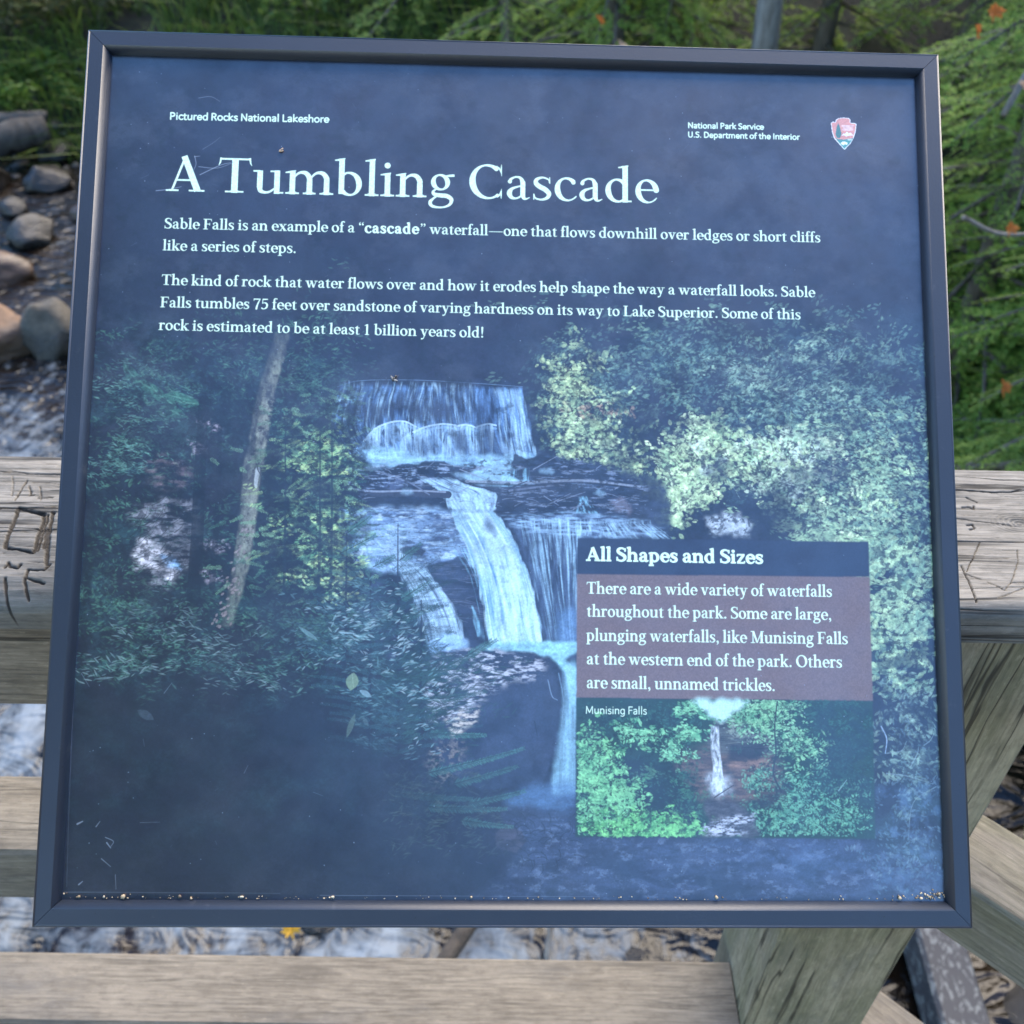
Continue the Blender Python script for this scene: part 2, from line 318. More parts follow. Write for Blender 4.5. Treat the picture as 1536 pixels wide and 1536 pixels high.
def spot(cx, cy, rx, ry, n, seed=None):
    """n points gathered round a centre (layout units)"""
    return np.c_[rng.normal(cx, rx, n), rng.normal(cy, ry, n)]
def leaves(regions, ln, wd, cols, ang, spread, alpha, count=9, reach=9, keep=None):
    """sprays of leaves: each region = (cx, cy, rx, ry, sprays)"""
    for cx, cy, rx, ry, n in regions:
        for px, py in spot(cx, cy, rx, ry, n):
            base = rng.normal(ang, spread); tone = rng.random(); al = alpha*(.45+.55*rng.random())
            for _ in range(count):
                x = px+rng.normal(0, reach); y = py+rng.normal(0, reach*.6)
                if keep is not None and not keep(x, y): continue
                c = mixc(cols[0], cols[1], np.array(np.clip(tone+rng.normal(0, .25), 0, 1)))
                tx, ty = T([(x, y)])[0]; k = .6+.8*rng.random()
                dab(tx, ty, ln*k*K, wd*k*K, base+rng.normal(0, .35), c, al)
def bough(x, y, length, ang, droop, need, col, alpha, w=1.):
    """one conifer branch: a thin stick with needles down both sides"""
    n = int(length/2.2); px, py = x, y
    for i in range(n):
        t = i/n; a = ang+droop*t
        px += 2.2*math.cos(a); py += 2.2*math.sin(a)
        tx, ty = T([(px, py)])[0]; k = need*(1-.6*t)*(.7+.5*rng.random())
        for s in (-1, 1):
            b = a+s*(.75+.2*rng.random())
            dab(tx+math.cos(b)*k*K*.5, ty+math.sin(b)*k*K*.5, k*K*.6, .55*w*K, b, col*(.7+.6*rng.random()), alpha)
def streaks(pts, cell, seedcol, alpha, feather=2, power=1.6, rag=0, lo=.3):
    """falling water inside a polygon: threads of light that follow the vertical"""
    m, y0, x0 = poly(pts, feather, rag)
    h, w = m.shape
    f = np.clip((noise(h, w, cell[0], cell[1], 4, .6)-lo)/(1-lo), 0, 1)**power
    lay(m*f, y0, x0, seedcol, alpha)
def sweep(pl, pr, n, wid, col, alpha, jit=4):
    """n threads of water between a left and a right guide line"""
    pl = np.array(pl, float); pr = np.array(pr, float)
    for _ in range(n):
        t = rng.random(); p = pl+(pr-pl)*t
        i = rng.integers(0, max(1, len(p)-2)); j = rng.integers(i+2, len(p)+1) if len(p) > 2 else 2
        q = p[i:j]+np.array([rng.normal(0, jit), 0])
        line([tuple(a) for a in q], wid*(.4+rng.random()), wid*.3, col, alpha*(.3+.7*rng.random()))
WATER = lin(150, 205, 225); WHITE = lin(205, 238, 240); DEEP = lin(14, 18, 30); PALE = lin(112, 138, 168)

# --- woods behind: quiet dark texture on the left, sunlit leaves on the right
m, y0, x0 = poly([(120, 520), (230, 490), (520, 500), (560, 560), (520, 900), (720, 1000), (640, 1250), (90, 1250)], 60)
h, w = m.shape
lay(m*noise(h, w, 60, 46, 5)**2, y0, x0, lin(42, 66, 70), .8)
m, y0, x0 = poly([(760, 510), (1385, 480), (1410, 1000), (1416, 1345), (1312, 1345), (1300, 830), (830, 800)], 40)
h, w = m.shape
lay(m*noise(h, w, 80, 60, 5)**2, y0, x0, lin(62, 88, 92), .7)
G1, G2 = lin(34, 62, 58), lin(86, 128, 100)
leaves([(250, 640, 70, 70, 150), (330, 560, 90, 40, 110), (200, 820, 60, 80, 130), (290, 950, 90, 50, 100), (190, 940, 40, 40, 50),
        (480, 560, 40, 60, 90), (420, 760, 60, 120, 120), (470, 960, 70, 40, 90)], 3.6, 1.1, (G1, G2), .15, .5, .5)
leaves([(170, 690, 30, 14, 36), (200, 600, 40, 40, 40), (300, 1000, 70, 22, 26), (190, 1000, 40, 10, 16), (390, 1015, 30, 14, 20)], 4.4, .9, (lin(50, 96, 86), lin(118, 160, 140)), .12, .25, .5)
# broad leaves top left, a pale stone bank behind, the brown twigs
for px, py, a in ((208, 570, .7), (222, 580, .5), (236, 590, .9), (250, 600, .6), (268, 596, .2), (282, 604, .1), (262, 618, .4), (196, 560, .9)):
    tx, ty = T([(px, py)])[0]; dab(tx, ty, 19*K, 8*K, a, lin(66, 116, 92), .55)
    dab(tx, ty, 17*K, 1.2*K, a, lin(120, 170, 140), .4)
tx, ty = T([(281, 646)])[0]; dab(tx, ty, 26*K, 17*K, -.2, lin(38, 66, 62), .75)
m, y0, x0 = poly([(196, 770), (250, 742), (296, 752), (300, 800), (282, 852), (262, 876), (232, 882), (206, 852), (222, 812)], 9, 10)
h, w = m.shape; lay(m*np.clip(noise(h, w, 22, 7, 4)*1.8-.45, 0, 1), y0, x0, lin(176, 172, 176), .6)
m, y0, x0 = poly([(208, 806), (246, 822), (268, 856), (252, 872), (222, 850), (206, 858), (200, 836)], 5, 5)
h, w = m.shape; lay(m*np.clip(noise(h, w, 30, 9, 3)*1.6-.1, 0, 1), y0, x0, lin(236, 228, 228), .9)
m, y0, x0 = poly([(240, 828), (268, 838), (272, 856), (250, 850)], 3, 3); lay(m, y0, x0, lin(150, 190, 226), .7)
for _ in range(60):
    x, y = rng.normal(225, 26), rng.normal(820, 34); a = rng.normal(-.5, .35)
    line([(x, y), (x+14*math.cos(a), y+14*math.sin(a)), (x+28*math.cos(a-.2), y+28*math.sin(a-.2))], 1.3, .5, lin(20, 26, 34), .75)
m, y0, x0 = poly([(212, 690), (256, 680), (290, 706), (286, 732), (236, 738)], 8, 12)
h, w = m.shape; lay(m*np.clip(noise(h, w, 26, 8, 4)*2-.7, 0, 1), y0, x0, lin(140, 116, 118), .5)
for cx, cy, r in ((305, 634, 9), (322, 640, 8), (298, 672, 11), (316, 820, 11), (330, 818, 8), (318, 862, 12)):
    m, y0, x0 = poly([(cx-r*1.6, cy-r), (cx+r, cy-r*.8), (cx+r*1.4, cy+r), (cx-r, cy+r*.9)], 2, 7)
    h, w = m.shape; lay(m*np.clip(noise(h, w, 9, 6, 3)*2-.8, 0, 1), y0, x0, lin(170, 156, 164), .7)
line([(306, 600), (300, 700), (296, 800), (290, 900)], 15, 20, lin(15, 20, 32), .75)
line([(330, 640), (326, 760), (318, 880)], 7, 9, lin(15, 20, 32), .7)
# --- sunlit wood on the right: rows of leaves, brighter where the sun comes through
RG = (lin(66, 98, 92), lin(128, 158, 128))
leaves([(960, 560, 80, 50, 170), (860, 600, 36, 50, 100), (1080, 540, 100, 40, 170), (1240, 560, 80, 46, 160), (1330, 650, 46, 80, 170),
        (1180, 620, 80, 50, 150), (1330, 780, 50, 50, 120)], 3.8, 1.5, RG, -.35, .5, .55, 9, 8)
leaves([(862, 600, 24, 34, 70), (890, 650, 34, 30, 90), (930, 690, 22, 24, 60), (850, 560, 22, 24, 34), (870, 640, 14, 12, 26)], 3.6, 2., (lin(120, 150, 112), lin(206, 222, 160)), -.4, .8, .75, 8, 7)
leaves([(905, 618, 26, 6, 10)], 3.4, 2., (lin(180, 150, 120), lin(200, 160, 130)), -.2, .8, .7, 6, 7)
leaves([(1110, 556, 34, 10, 20), (1130, 570, 14, 14, 18), (1200, 590, 60, 20, 40), (1215, 530, 26, 20, 24)], 4.2, 1.3, (lin(130, 158, 136), lin(170, 196, 160)), -.3, .4, .6, 9, 8)
leaves([(1062, 652, 26, 18, 60), (1040, 690, 30, 20, 70), (1015, 730, 24, 14, 50), (1080, 690, 30, 16, 50), (1120, 690, 26, 18, 50), (1016, 770, 12, 16, 26), (1040, 740, 20, 14, 30)],
       4.6, 2.6, (lin(140, 172, 124), lin(214, 232, 172)), .5, .5, .85, 8, 8)
leaves([(1190, 672, 34, 12, 46), (1225, 660, 16, 8, 24), (1180, 700, 26, 14, 40), (1196, 740, 20, 16, 40), (1160, 716, 24, 10, 26)],
       4.8, 2.6, (lin(150, 186, 140), lin(226, 240, 200)), -.5, .4, .85, 8, 8)
leaves([(1270, 720, 60, 40, 170), (1330, 740, 40, 60, 130), (1250, 780, 50, 20, 90), (1260, 640, 50, 20, 60)], 4.2, 1.3, (lin(110, 146, 116), lin(186, 212, 160)), .25, .35, .7, 9, 8)
leaves([(1215, 800, 26, 8, 40), (1260, 806, 40, 4, 30)], 6.5, .9, (lin(140, 176, 130), lin(190, 214, 160)), .12, .2, .8, 8, 7)
for cx, cy, r in ((1048, 670, 12), (1084, 688, 8), (1198, 684, 13), (1224, 668, 10), (1180, 726, 12), (1196, 742, 10), (1060, 704, 8), (1222, 690, 7)):
    m, y0, x0 = poly([(cx-r, cy-r*.5), (cx+r*.4, cy-r*.9), (cx+r, cy+r*.2), (cx, cy+r*.9), (cx-r*.8, cy+r*.5)], 1.5, 9, 9); lay(m, y0, x0, lin(222, 238, 216), .7)
m, y0, x0 = poly([(930, 640), (960, 600), (1000, 640), (985, 690), (940, 690)], 14, 8); lay(m, y0, x0, DEEP*1.4, .55)
m, y0, x0 = poly([(1120, 752), (1168, 728), (1200, 770), (1196, 806), (1104, 806)], 8, 8); lay(m, y0, x0, DEEP*1.5, .75)
m, y0, x0 = poly([(1060, 776), (1096, 772), (1128, 782), (1124, 800), (1064, 802)], 4, 10, 12); lay(m, y0, x0, lin(226, 236, 240), .6)
for a, b in (((1120, 668), (1172, 700)), ((1130, 664), (1180, 640)), ((1072, 700), (1110, 748)), ((1196, 680), (1290, 720)), ((1246, 560), (1270, 520)), ((1168, 582), (1240, 546)), ((1262, 776), (1262, 806)), ((1244, 782), (1282, 786))):
    line([a, ((a[0]+b[0])/2+3, (a[1]+b[1])/2-3), b], 1.4, .7, lin(160, 180, 158), .55)
def gaps(pts, cell, cut_, a_, col=DEEP*1.4, feather=14):
    m, y0, x0 = poly(pts, feather, 8); h, w = m.shape
    lay(m*np.clip((noise(h, w, cell*1.3, cell, 4, .62)-cut_)*6, 0, 1), y0, x0, col, a_)
RIGHT = [(790, 500), (1380, 470), (1400, 806), (990, 808), (900, 730), (800, 690)]
leaves([(1060, 680, 60, 50, 120), (1190, 700, 50, 40, 90), (900, 640, 50, 50, 90), (1280, 730, 70, 60, 120), (1100, 560, 140, 40, 120)], 3.8, 1.3, (DEEP*1.2, lin(30, 44, 50)), .1, .9, .7, 6, 9)
leaves([(1050, 660, 30, 24, 30), (1190, 690, 30, 22, 34), (1020, 735, 20, 20, 22), (890, 650, 30, 30, 26), (1290, 740, 60, 40, 50)], 3.2, 1.7, (lin(176, 206, 140), lin(228, 240, 190)), .1, .9, .85, 5, 7)
gaps(RIGHT, 9, .60, .8); gaps(RIGHT, 60, .63, .55)
# the bank at the right edge below the box
leaves([(1350, 850, 36, 26, 70), (1352, 925, 34, 30, 80), (1350, 1000, 34, 24, 50)], 6., 2.6, (lin(110, 146, 118), lin(190, 216, 162)), -.3, .6, .75, 8, 8)
leaves([(1360, 1060, 30, 40, 60), (1370, 1140, 30, 30, 46)], 5., 1.6, (lin(84, 108, 104), lin(150, 176, 150)), .3, .9, .6, 7, 9)
m, y0, x0 = poly([(1318, 800), (1400, 800), (1404, 1100), (1320, 1100)], 8, 12)
h, w = m.shape; nn = noise(h, w, 9, 9, 3); lay(m*np.clip(1.7-np.abs(nn-.5)*40, 0, 1), y0, x0, lin(44, 60, 76), .6)
gaps([(1310, 800), (1404, 800), (1412, 1200), (1320, 1200)], 11, .56, .8); gaps([(1310, 960), (1404, 960), (1412, 1200), (1320, 1200)], 40, .5, .7)
line([(1322, 1090), (1330, 1108), (1328, 1130)], 2, 1.2, lin(170, 190, 210), .6)
for a, b, c in (((1404, 1180), (1370, 1204), (1362, 1260)), ((1330, 1160), (1360, 1164), (1400, 1176)), ((1330, 1130), (1352, 1126), (1360, 1112)), ((1366, 1150), (1376, 1130), (1378, 1120)), ((1386, 1118), (1396, 1110), (1402, 1098))):
    line([a, b, c], 1.5, .7, lin(150, 168, 164), .45)

IMG *= (.72+.56*noise(TEX, TEX, 7, 6, 3))[..., None]**np.interp(np.arange(TEX), [TEX*.3, TEX*.4], [.2, 1])[:, None, None]
# --- the falls: dark rock first, then the water over it
m, y0, x0 = poly([(498, 590), (520, 570), (640, 566), (790, 578), (815, 680), (1000, 720), (1010, 800), (870, 810), (868, 1000), (840, 1180), (640, 1060), (520, 900), (505, 700)], 6, 6)
h, w = m.shape
lay(m, y0, x0, mixc(lin(18, 24, 38), lin(52, 62, 84), noise(h, w, 40, 14, 5)**1.5), .95)
# upper fall
FW = lin(186, 222, 240); FD = lin(52, 74, 112)
flow([(508, 582), (500, 606), (497, 640), (516, 668), (534, 694)], [(786, 580), (792, 620), (800, 660), (810, 694)], 60, 3, lin(24, 34, 58), lin(112, 152, 198), .97, 3, 1.5)
flow([(508, 582), (500, 606), (497, 640), (520, 680)], [(660, 572), (652, 600), (648, 640), (646, 690)], 52, 2, FW, None, .75, 3, 1.5, .42)
flow([(640, 574), (644, 610), (650, 660), (652, 690)], [(716, 574), (716, 600), (722, 650), (724, 690)], 26, 2, FW, None, .8, 3, 1.2, .35, [1, .9, .5, .8])
flow([(736, 580), (744, 620), (748, 660), (752, 692)], [(784, 582), (792, 620), (800, 660), (808, 694)], 14, 2, FW, None, 1., 4, .7, .2, [.5, .9, 1, 1])
for cx, wd_, ty_, al in ((588, 34, 632, .8), (640, 22, 640, .6), (676, 20, 637, .75), (706, 15, 641, .5), (556, 22, 655, .6)):
    flow([(cx-wd_*.3, ty_), (cx-wd_*.8, ty_+12), (cx-wd_, ty_+30), (cx-wd_*1.05, 694)], [(cx+wd_*.3, ty_), (cx+wd_*.8, ty_+12), (cx+wd_, ty_+30), (cx+wd_*1.05, 694)], 12, 2, FW, None, al, 4, .8, .25, [.9, 1, .7, .55])
m, y0, x0 = poly([(548, 612), (600, 606), (680, 608), (738, 606), (740, 634), (700, 638), (660, 634), (610, 628), (570, 640), (548, 648)], 6, 6); h, w = m.shape
lay(m*np.clip(noise(h, w, 9, 60, 4)*2.2-.5, 0, 1), y0, x0, lin(26, 36, 60), .8)
for crest in ([(546, 662), (562, 644), (584, 634), (606, 632), (624, 640)], [(620, 648), (640, 640), (664, 636), (684, 638)], [(682, 640), (700, 637), (716, 642)], [(716, 640), (732, 636), (744, 638)]):
    line(crest, 3., 2.2, lin(206, 232, 244), .7); line([(x, y+5) for x, y in crest], 5, 3, lin(160, 200, 230), .4)
    for (ax, ay), (bx, by) in zip(crest[:-1], crest[1:]):
        for k in range(9):
            q = rng.random(); x = ax+(bx-ax)*q; y = ay+(by-ay)*q
            line([(x, y), (x+rng.normal(0, 1), y+14), (x+rng.normal(0, 1.6), min(y+rng.uniform(20, 56), 692))], rng.uniform(1.2, 3), .8, lin(190, 222, 240), rng.uniform(.2, .55))
for bx, by, bw, bh in ((606, 612, 34, 8), (664, 616, 20, 9), (628, 668, 16, 12), (566, 674, 14, 9), (690, 664, 9, 16), (728, 604, 10, 12)):
    m, y0, x0 = poly([(bx-bw, by-bh*.4), (bx, by-bh), (bx+bw, by-bh*.3), (bx+bw*.8, by+bh), (bx-bw*.7, by+bh)], 5, 8); lay(m, y0, x0, lin(38, 52, 82), .55)
m, y0, x0 = poly([(712, 634), (738, 634), (742, 690), (718, 690)], 4, 4); lay(m, y0, x0, lin(34, 44, 66), .7)
for bx, by in ((650, 668), (690, 660), (590, 650), (660, 610)):
    m, y0, x0 = poly([(bx-12, by-14), (bx+8, by-16), (bx+12, by+12), (bx-10, by+14)], 5, 6); lay(m, y0, x0, lin(46, 58, 84), .5)
m, y0, x0 = poly([(528, 676), (560, 668), (640, 684), (800, 682), (806, 694), (700, 700), (560, 700)], 4, 4)
h, w = m.shape; lay(m*(.4+.6*noise(h, w, 40, 6, 3)), y0, x0, lin(174, 220, 242), .9)
line([(506, 580), (540, 571), (620, 570), (700, 574), (784, 580)], 1., .8, lin(150, 180, 210), .35)
# middle: boulders, drift logs, little cascades
def rock(pts, top_light=.5, base=None, feather=1.4):
    m, y0, x0 = poly(pts, feather, 2.5)
    h, w = m.shape; b = lin(22, 28, 42) if base is None else base
    n = noise(h, w, 30, 9, 4)
    lay(m, y0, x0, mixc(b*.8, b*2.1, n), .97)
    g = np.linspace(1, 0, h)[:, None]**5*np.clip(n*1.5-.2, 0, 1)
    lay(m*g, y0, x0, PALE, top_light)
m, y0, x0 = poly([(690, 716), (744, 690), (768, 694), (766, 716), (800, 722), (800, 730), (720, 728)], 3, 3)
h, w = m.shape; lay(m*(.55+.45*noise(h, w, 18, 8, 3)), y0, x0, lin(178, 222, 240), .95)
streaks([(744, 704), (792, 702), (794, 722), (748, 722)], (5, 40), WATER, .9)
rock([(582, 704), (600, 696), (628, 698), (634, 712), (600, 712)]); rock([(620, 700), (640, 690), (668, 692), (680, 700), (678, 712), (632, 712)], .8)
rock([(766, 696), (772, 682), (784, 684), (796, 698), (790, 702), (768, 700)], .6); rock([(786, 690), (812, 682), (830, 686), (842, 700), (800, 702)], .6)
rock([(796, 700), (870, 692), (960, 722), (958, 732), (850, 728), (798, 720)], .3)
rock([(516, 706), (540, 696), (600, 712), (640, 722), (660, 740), (520, 738)], .5)
rock([(752, 730), (800, 726), (890, 724), (960, 736), (960, 772), (880, 776), (760, 760)], .35)
m, y0, x0 = poly([(566, 726), (600, 716), (612, 728), (590, 736)], 2, 3); lay(m, y0, x0, lin(84, 96, 124), .7)
flow([(622, 716), (644, 728), (660, 742), (676, 768)], [(680, 716), (706, 728), (744, 740), (744, 768)], 16, 3, lin(70, 92, 128), lin(196, 230, 242), 1., 3, .7)
flow([(672, 742), (676, 752), (684, 768)], [(744, 738), (744, 752), (744, 768)], 18, 2, FW, None, .7, 2, 1., .3)
line([(514, 735), (560, 741), (620, 740), (672, 742)], 10, 11, lin(52, 56, 70), 1.); line([(516, 731), (560, 737), (620, 736), (668, 738)], 3, 2.4, lin(150, 158, 172), .75)
rock([(516, 742), (670, 748), (664, 756), (610, 758), (518, 758)], .1)
line([(512, 704), (560, 706), (610, 722), (644, 742)], 3.4, 2., lin(108, 116, 134), .8)
line([(700, 722), (780, 724), (850, 721), (890, 722), (960, 730)], 4.6, 3., lin(138, 144, 154), .85); line([(704, 725), (800, 728), (900, 726), (962, 735)], 3, 2, DEEP, .8)
line([(764, 736), (830, 728), (846, 728)], 3, 2, lin(128, 132, 146), .6)
line([(744, 760), (750, 742), (770, 730), (790, 722)], 2.4, 1.6, lin(40, 46, 62), 1.)
for a, b in (((816, 744), (838, 758)), ((820, 758), (856, 740)), ((836, 752), (878, 738)), ((800, 704), (836, 684)), ((690, 704), (735, 722)), ((660, 696), (690, 700))):
    line([a, b], 1.6, .8, lin(132, 138, 150), .8, False)
line([(742, 768), (762, 768)], 5, 4, lin(24, 28, 42)); line([(760, 764), (766, 774)], 2.4, 2, lin(24, 28, 42))
rock([(766, 764), (800, 756), (860, 760), (862, 772), (800, 778), (770, 776)], .4)
flow([(867, 744), (866, 756), (862, 772)], [(882, 744), (888, 756), (900, 772)], 7, 2, WATER, None, .9, 2, .9, .2)
m, y0, x0 = poly([(912, 748), (936, 744), (952, 764), (944, 772), (920, 760)], 3, 8); lay(m, y0, x0, lin(120, 112, 122), .6)
rock([(628, 758), (640, 752), (648, 758), (640, 765), (630, 764)], .2)
for pts, c_, w_ in (([(516, 690), (600, 694), (690, 700), (660, 722), (520, 740)], lin(150, 166, 188), 26), ([(690, 690), (860, 684), (970, 722), (966, 774), (760, 770)], lin(128, 138, 156), 30)):
    m, y0, x0 = poly(pts, 5, 6); h, w = m.shape
    lay(m*np.clip(noise(h, w, w_, 5, 5, .62)*4-2.5, 0, 1), y0, x0, c_, .75); lay(m*np.clip(noise(h, w, w_*.5, 8, 4)*4-2.5, 0, 1), y0, x0, DEEP*.8, .8)
for _ in range(46):
    x, y = rng.uniform(520, 950), rng.uniform(694, 768); a = rng.normal(0, .35); l2 = rng.uniform(6, 26)
    line([(x, y), (x+l2*.5, y+l2*.5*math.sin(a)-1), (x+l2*math.cos(a), y+l2*math.sin(a))], rng.uniform(.8, 2.2), .6, lin(134, 142, 158)*rng.uniform(.3, 1), .7)
for cx, cy, rx_ in ((560, 702, 14), (690, 712, 12), (742, 700, 16), (610, 738, 10), (820, 706, 12), (900, 740, 10)):
    m, y0, x0 = poly([(cx-rx_, cy), (cx-rx_*.4, cy-5), (cx+rx_*.6, cy-4), (cx+rx_, cy+2), (cx, cy+5)], 2, 4, 8); lay(m, y0, x0, lin(170, 206, 226), .35)
# the wide bluish slab on the left with water skimming over it
slab = [(506, 766), (560, 760), (640, 764), (690, 772), (712, 806), (716, 846), (690, 852), (660, 846), (630, 858), (600, 862), (560, 850), (520, 836)]
m, y0, x0 = poly(slab, 5, 8); h, w = m.shape
n = noise(h, w, 60, 12, 6, .62)
lay(m, y0, x0, mixc(lin(74, 94, 134), lin(172, 206, 232), n), .95)
lay(m*np.clip(1.5-np.abs(noise(h, w, 70, 9, 5)-.5)*34, 0, 1), y0, x0, lin(30, 38, 58), .7); lay(m*np.clip(noise(h, w, 44, 8, 5)*3.4-2., 0, 1), y0, x0, lin(36, 44, 66), .75)
lay(m*np.clip(noise(h, w, 20, 6, 4)*3-1.9, 0, 1), y0, x0, lin(206, 228, 240), .6)
m, y0, x0 = poly([(640, 776), (700, 780), (716, 830), (650, 806)], 8, 8); h, w = m.shape; lay(m*np.clip(noise(h, w, 14, 8, 4)*2-.4, 0, 1), y0, x0, lin(60, 74, 104), .7)
rock([(598, 822), (620, 818), (640, 826), (634, 834), (606, 832)], .3)
flow([(540, 800), (580, 836), (604, 870), (626, 920), (640, 968)], [(610, 836), (644, 858), (670, 890), (690, 930), (700, 966)], 26, 3, lin(62, 76, 104), lin(190, 220, 236), .95, 5, .9, 0, [.2, .8, 1, 1])
flow([(600, 850), (624, 880), (640, 930), (650, 966)], [(640, 856), (664, 884), (688, 926), (700, 966)], 30, 2, FW, None, .6, 3, 1.2, .4)
m, y0, x0 = poly([(640, 966), (668, 950), (700, 958), (702, 972), (650, 984)], 4, 4); lay(m, y0, x0, lin(160, 196, 226), .9)
# dark cheek between the two falls
rock([(640, 850), (700, 832), (726, 900), (732, 968), (710, 970), (690, 920), (664, 884)], .2, lin(30, 36, 52))
for _ in range(70):
    x, y = rng.uniform(648, 720), rng.uniform(846, 930)
    line([(x, y), (x+rng.uniform(8, 26), y+rng.normal(1, 2))], 1., .5, lin(104, 108, 124), .5, False)
# main chute
chl = [(672, 764), (682, 786), (698, 818), (712, 856), (722, 900), (732, 968)]
chr_ = [(742, 766), (762, 792), (776, 816), (792, 856), (804, 900), (818, 968)]
flow(chl, chr_, 13, 2, lin(98, 146, 184), lin(206, 240, 242), 1., 3, .8, 0, [.8, 1, 1, 1])
flow(chl, chr_, 30, 2, lin(218, 244, 244), None, .7, 4, 1.5, .4)
flow([(716, 800), (730, 830), (742, 880), (748, 960)], [(764, 800), (780, 830), (792, 880), (798, 960)], 9, 1.5, lin(210, 244, 242), None, .75, 14, .6, .1)
flow([(728, 860), (740, 900), (744, 950)], [(752, 860), (764, 900), (768, 950)], 5, 1.2, lin(96, 142, 178), None, .6, 8, 1., .3)
flow([(676, 820), (700, 860), (716, 920), (722, 962)], [(706, 820), (722, 860), (734, 920), (742, 962)], 12, 2, WATER, None, .6, 3, 1.3, .4)
flow([(704, 910), (710, 930), (714, 952)], [(712, 908), (719, 930), (724, 956)], 3, 1.2, WATER, None, .8, 2, .8, .2)
m, y0, x0 = poly([(730, 770), (742, 788), (744, 808), (732, 800), (724, 782)], 3, 4); lay(m, y0, x0, lin(84, 98, 124), .7)
# the long curtain to its right
m, y0, x0 = poly([(760, 776), (870, 770), (980, 786), (1000, 804), (870, 808), (868, 962), (820, 962), (800, 880), (786, 826)], 3, 3); h, w = m.shape
lay(m, y0, x0, mixc(lin(34, 42, 62), lin(74, 90, 116), noise(h, w, 10, 60, 4)), .95)
m, y0, x0 = poly([(748, 774), (870, 768), (960, 780), (1000, 800), (930, 806), (790, 800)], 4, 4); h, w = m.shape
lay(m*np.clip(noise(h, w, 30, 5, 4)*1.6-.35, 0, 1), y0, x0, lin(150, 180, 204), .9)
flow([(780, 780), (786, 810), (800, 870), (820, 962)], [(870, 776), (870, 820), (870, 880), (870, 962)], 24, 2, lin(170, 208, 226), None, .9, 4, 1.4, .42, [1, .9, .7, .6])
flow([(790, 776), (792, 800), (800, 850)], [(870, 776), (870, 800), (870, 850)], 40, 2, FW, None, .6, 4, 1.5, .45, [1, .8, .3])
flow([(866, 778), (866, 792), (864, 808)], [(980, 786), (998, 798), (1012, 808)], 44, 1.6, lin(176, 210, 226), None, .85, 3, 1.2, .35)
m, y0, x0 = poly([(838, 916), (862, 912), (868, 964), (836, 964)], 8, 4); lay(m, y0, x0, lin(112, 150, 190), .6)
# foot of the chute, spill round the boulder
m, y0, x0 = poly([(712, 974), (740, 964), (820, 962), (868, 962), (868, 976), (846, 990), (864, 1000), (866, 1060), (858, 1060), (848, 1010), (826, 984), (780, 976)], 3, 2.5); h, w = m.shape
lay(m*(.6+.4*noise(h, w, 16, 10, 3)), y0, x0, lin(166, 224, 232), .95)
m, y0, x0 = poly([(846, 1000), (862, 990), (866, 1060), (864, 1190), (826, 1192), (838, 1110), (846, 1050)], 5, 2); h, w = m.shape
lay(m*(.55+.45*noise(h, w, 7, 120, 3)), y0, x0, lin(150, 196, 212), .9)
# the boulder below
bould = [(636, 990), (660, 976), (720, 976), (800, 980), (826, 996), (838, 1024), (842, 1060), (834, 1100), (824, 1150), (812, 1178), (720, 1186), (660, 1150), (640, 1080)]
m, y0, x0 = poly(bould, 2.5, 3); h, w = m.shape
lay(m, y0, x0, mixc(lin(30, 36, 52), lin(52, 60, 80), noise(h, w, 50, 40, 5)), .97)
m, y0, x0 = poly([(650, 980), (720, 978), (800, 982), (822, 996), (812, 1018), (760, 1022), (716, 1050), (680, 1080), (650, 1080), (640, 1020)], 7, 8); h, w = m.shape
lay(m*np.clip(noise(h, w, 16, 6, 4)*2.6-.9, 0, 1), y0, x0, lin(204, 204, 210), .9)
lay(m*np.clip(noise(h, w, 14, 5, 3)*2.2-1.1, 0, 1), y0, x0, lin(26, 32, 46), .8)
m, y0, x0 = poly([(664, 1080), (700, 1066), (720, 1062), (706, 1090), (680, 1104)], 4, 6); h, w = m.shape
lay(m*np.clip(noise(h, w, 12, 5, 3)*2-.5, 0, 1), y0, x0, lin(214, 202, 186), .85)
m, y0, x0 = poly([(640, 1120), (690, 1110), (700, 1160), (650, 1180)], 8, 8); h, w = m.shape
lay(m*np.clip(noise(h, w, 9, 7, 3)*2-.9, 0, 1), y0, x0, lin(140, 128, 118), .6)
line([(822, 1020), (828, 1044), (836, 1050)], 1.6, 1, lin(140, 160, 176), .6); line([(838, 1010), (845, 1050), (842, 1090)], 1.8, 1, lin(120, 146, 164), .6)
line([(802, 1082), (806, 1104)], 1.4, .8, DEEP, .9)
# pool and the hazy water along the bottom right
m, y0, x0 = poly([(766, 1192), (800, 1178), (864, 1168), (864, 1220), (800, 1214), (756, 1206)], 8, 6); h, w = m.shape
lay(m*(.6+.4*noise(h, w, 24, 10, 3)), y0, x0, lin(82, 112, 146), .8)
m, y0, x0 = poly([(748, 1226), (770, 1214), (864, 1224), (864, 1256), (1310, 1258), (1400, 1300), (1414, 1348), (700, 1348), (760, 1310), (784, 1262)], 8, 10, 30); h, w = m.shape
lay(m*(.45+.55*noise(h, w, 60, 16, 5)), y0, x0, lin(66, 78, 104), .8)
lay(m*np.clip(noise(h, w, 36, 12, 4)*2.4-1.3, 0, 1), y0, x0, lin(30, 36, 52), .6)
lay(m*np.clip(noise(h, w, 18, 12, 5, .65)*3-1.7, 0, 1), y0, x0, lin(104, 118, 140), .5); lay(m*np.clip(noise(h, w, 90, 30, 5)*3-1.5, 0, 1), y0, x0, lin(24, 30, 46), .7)
m, y0, x0 = poly([(778, 1222), (866, 1206), (866, 1240), (800, 1234)], 6, 8); h, w = m.shape
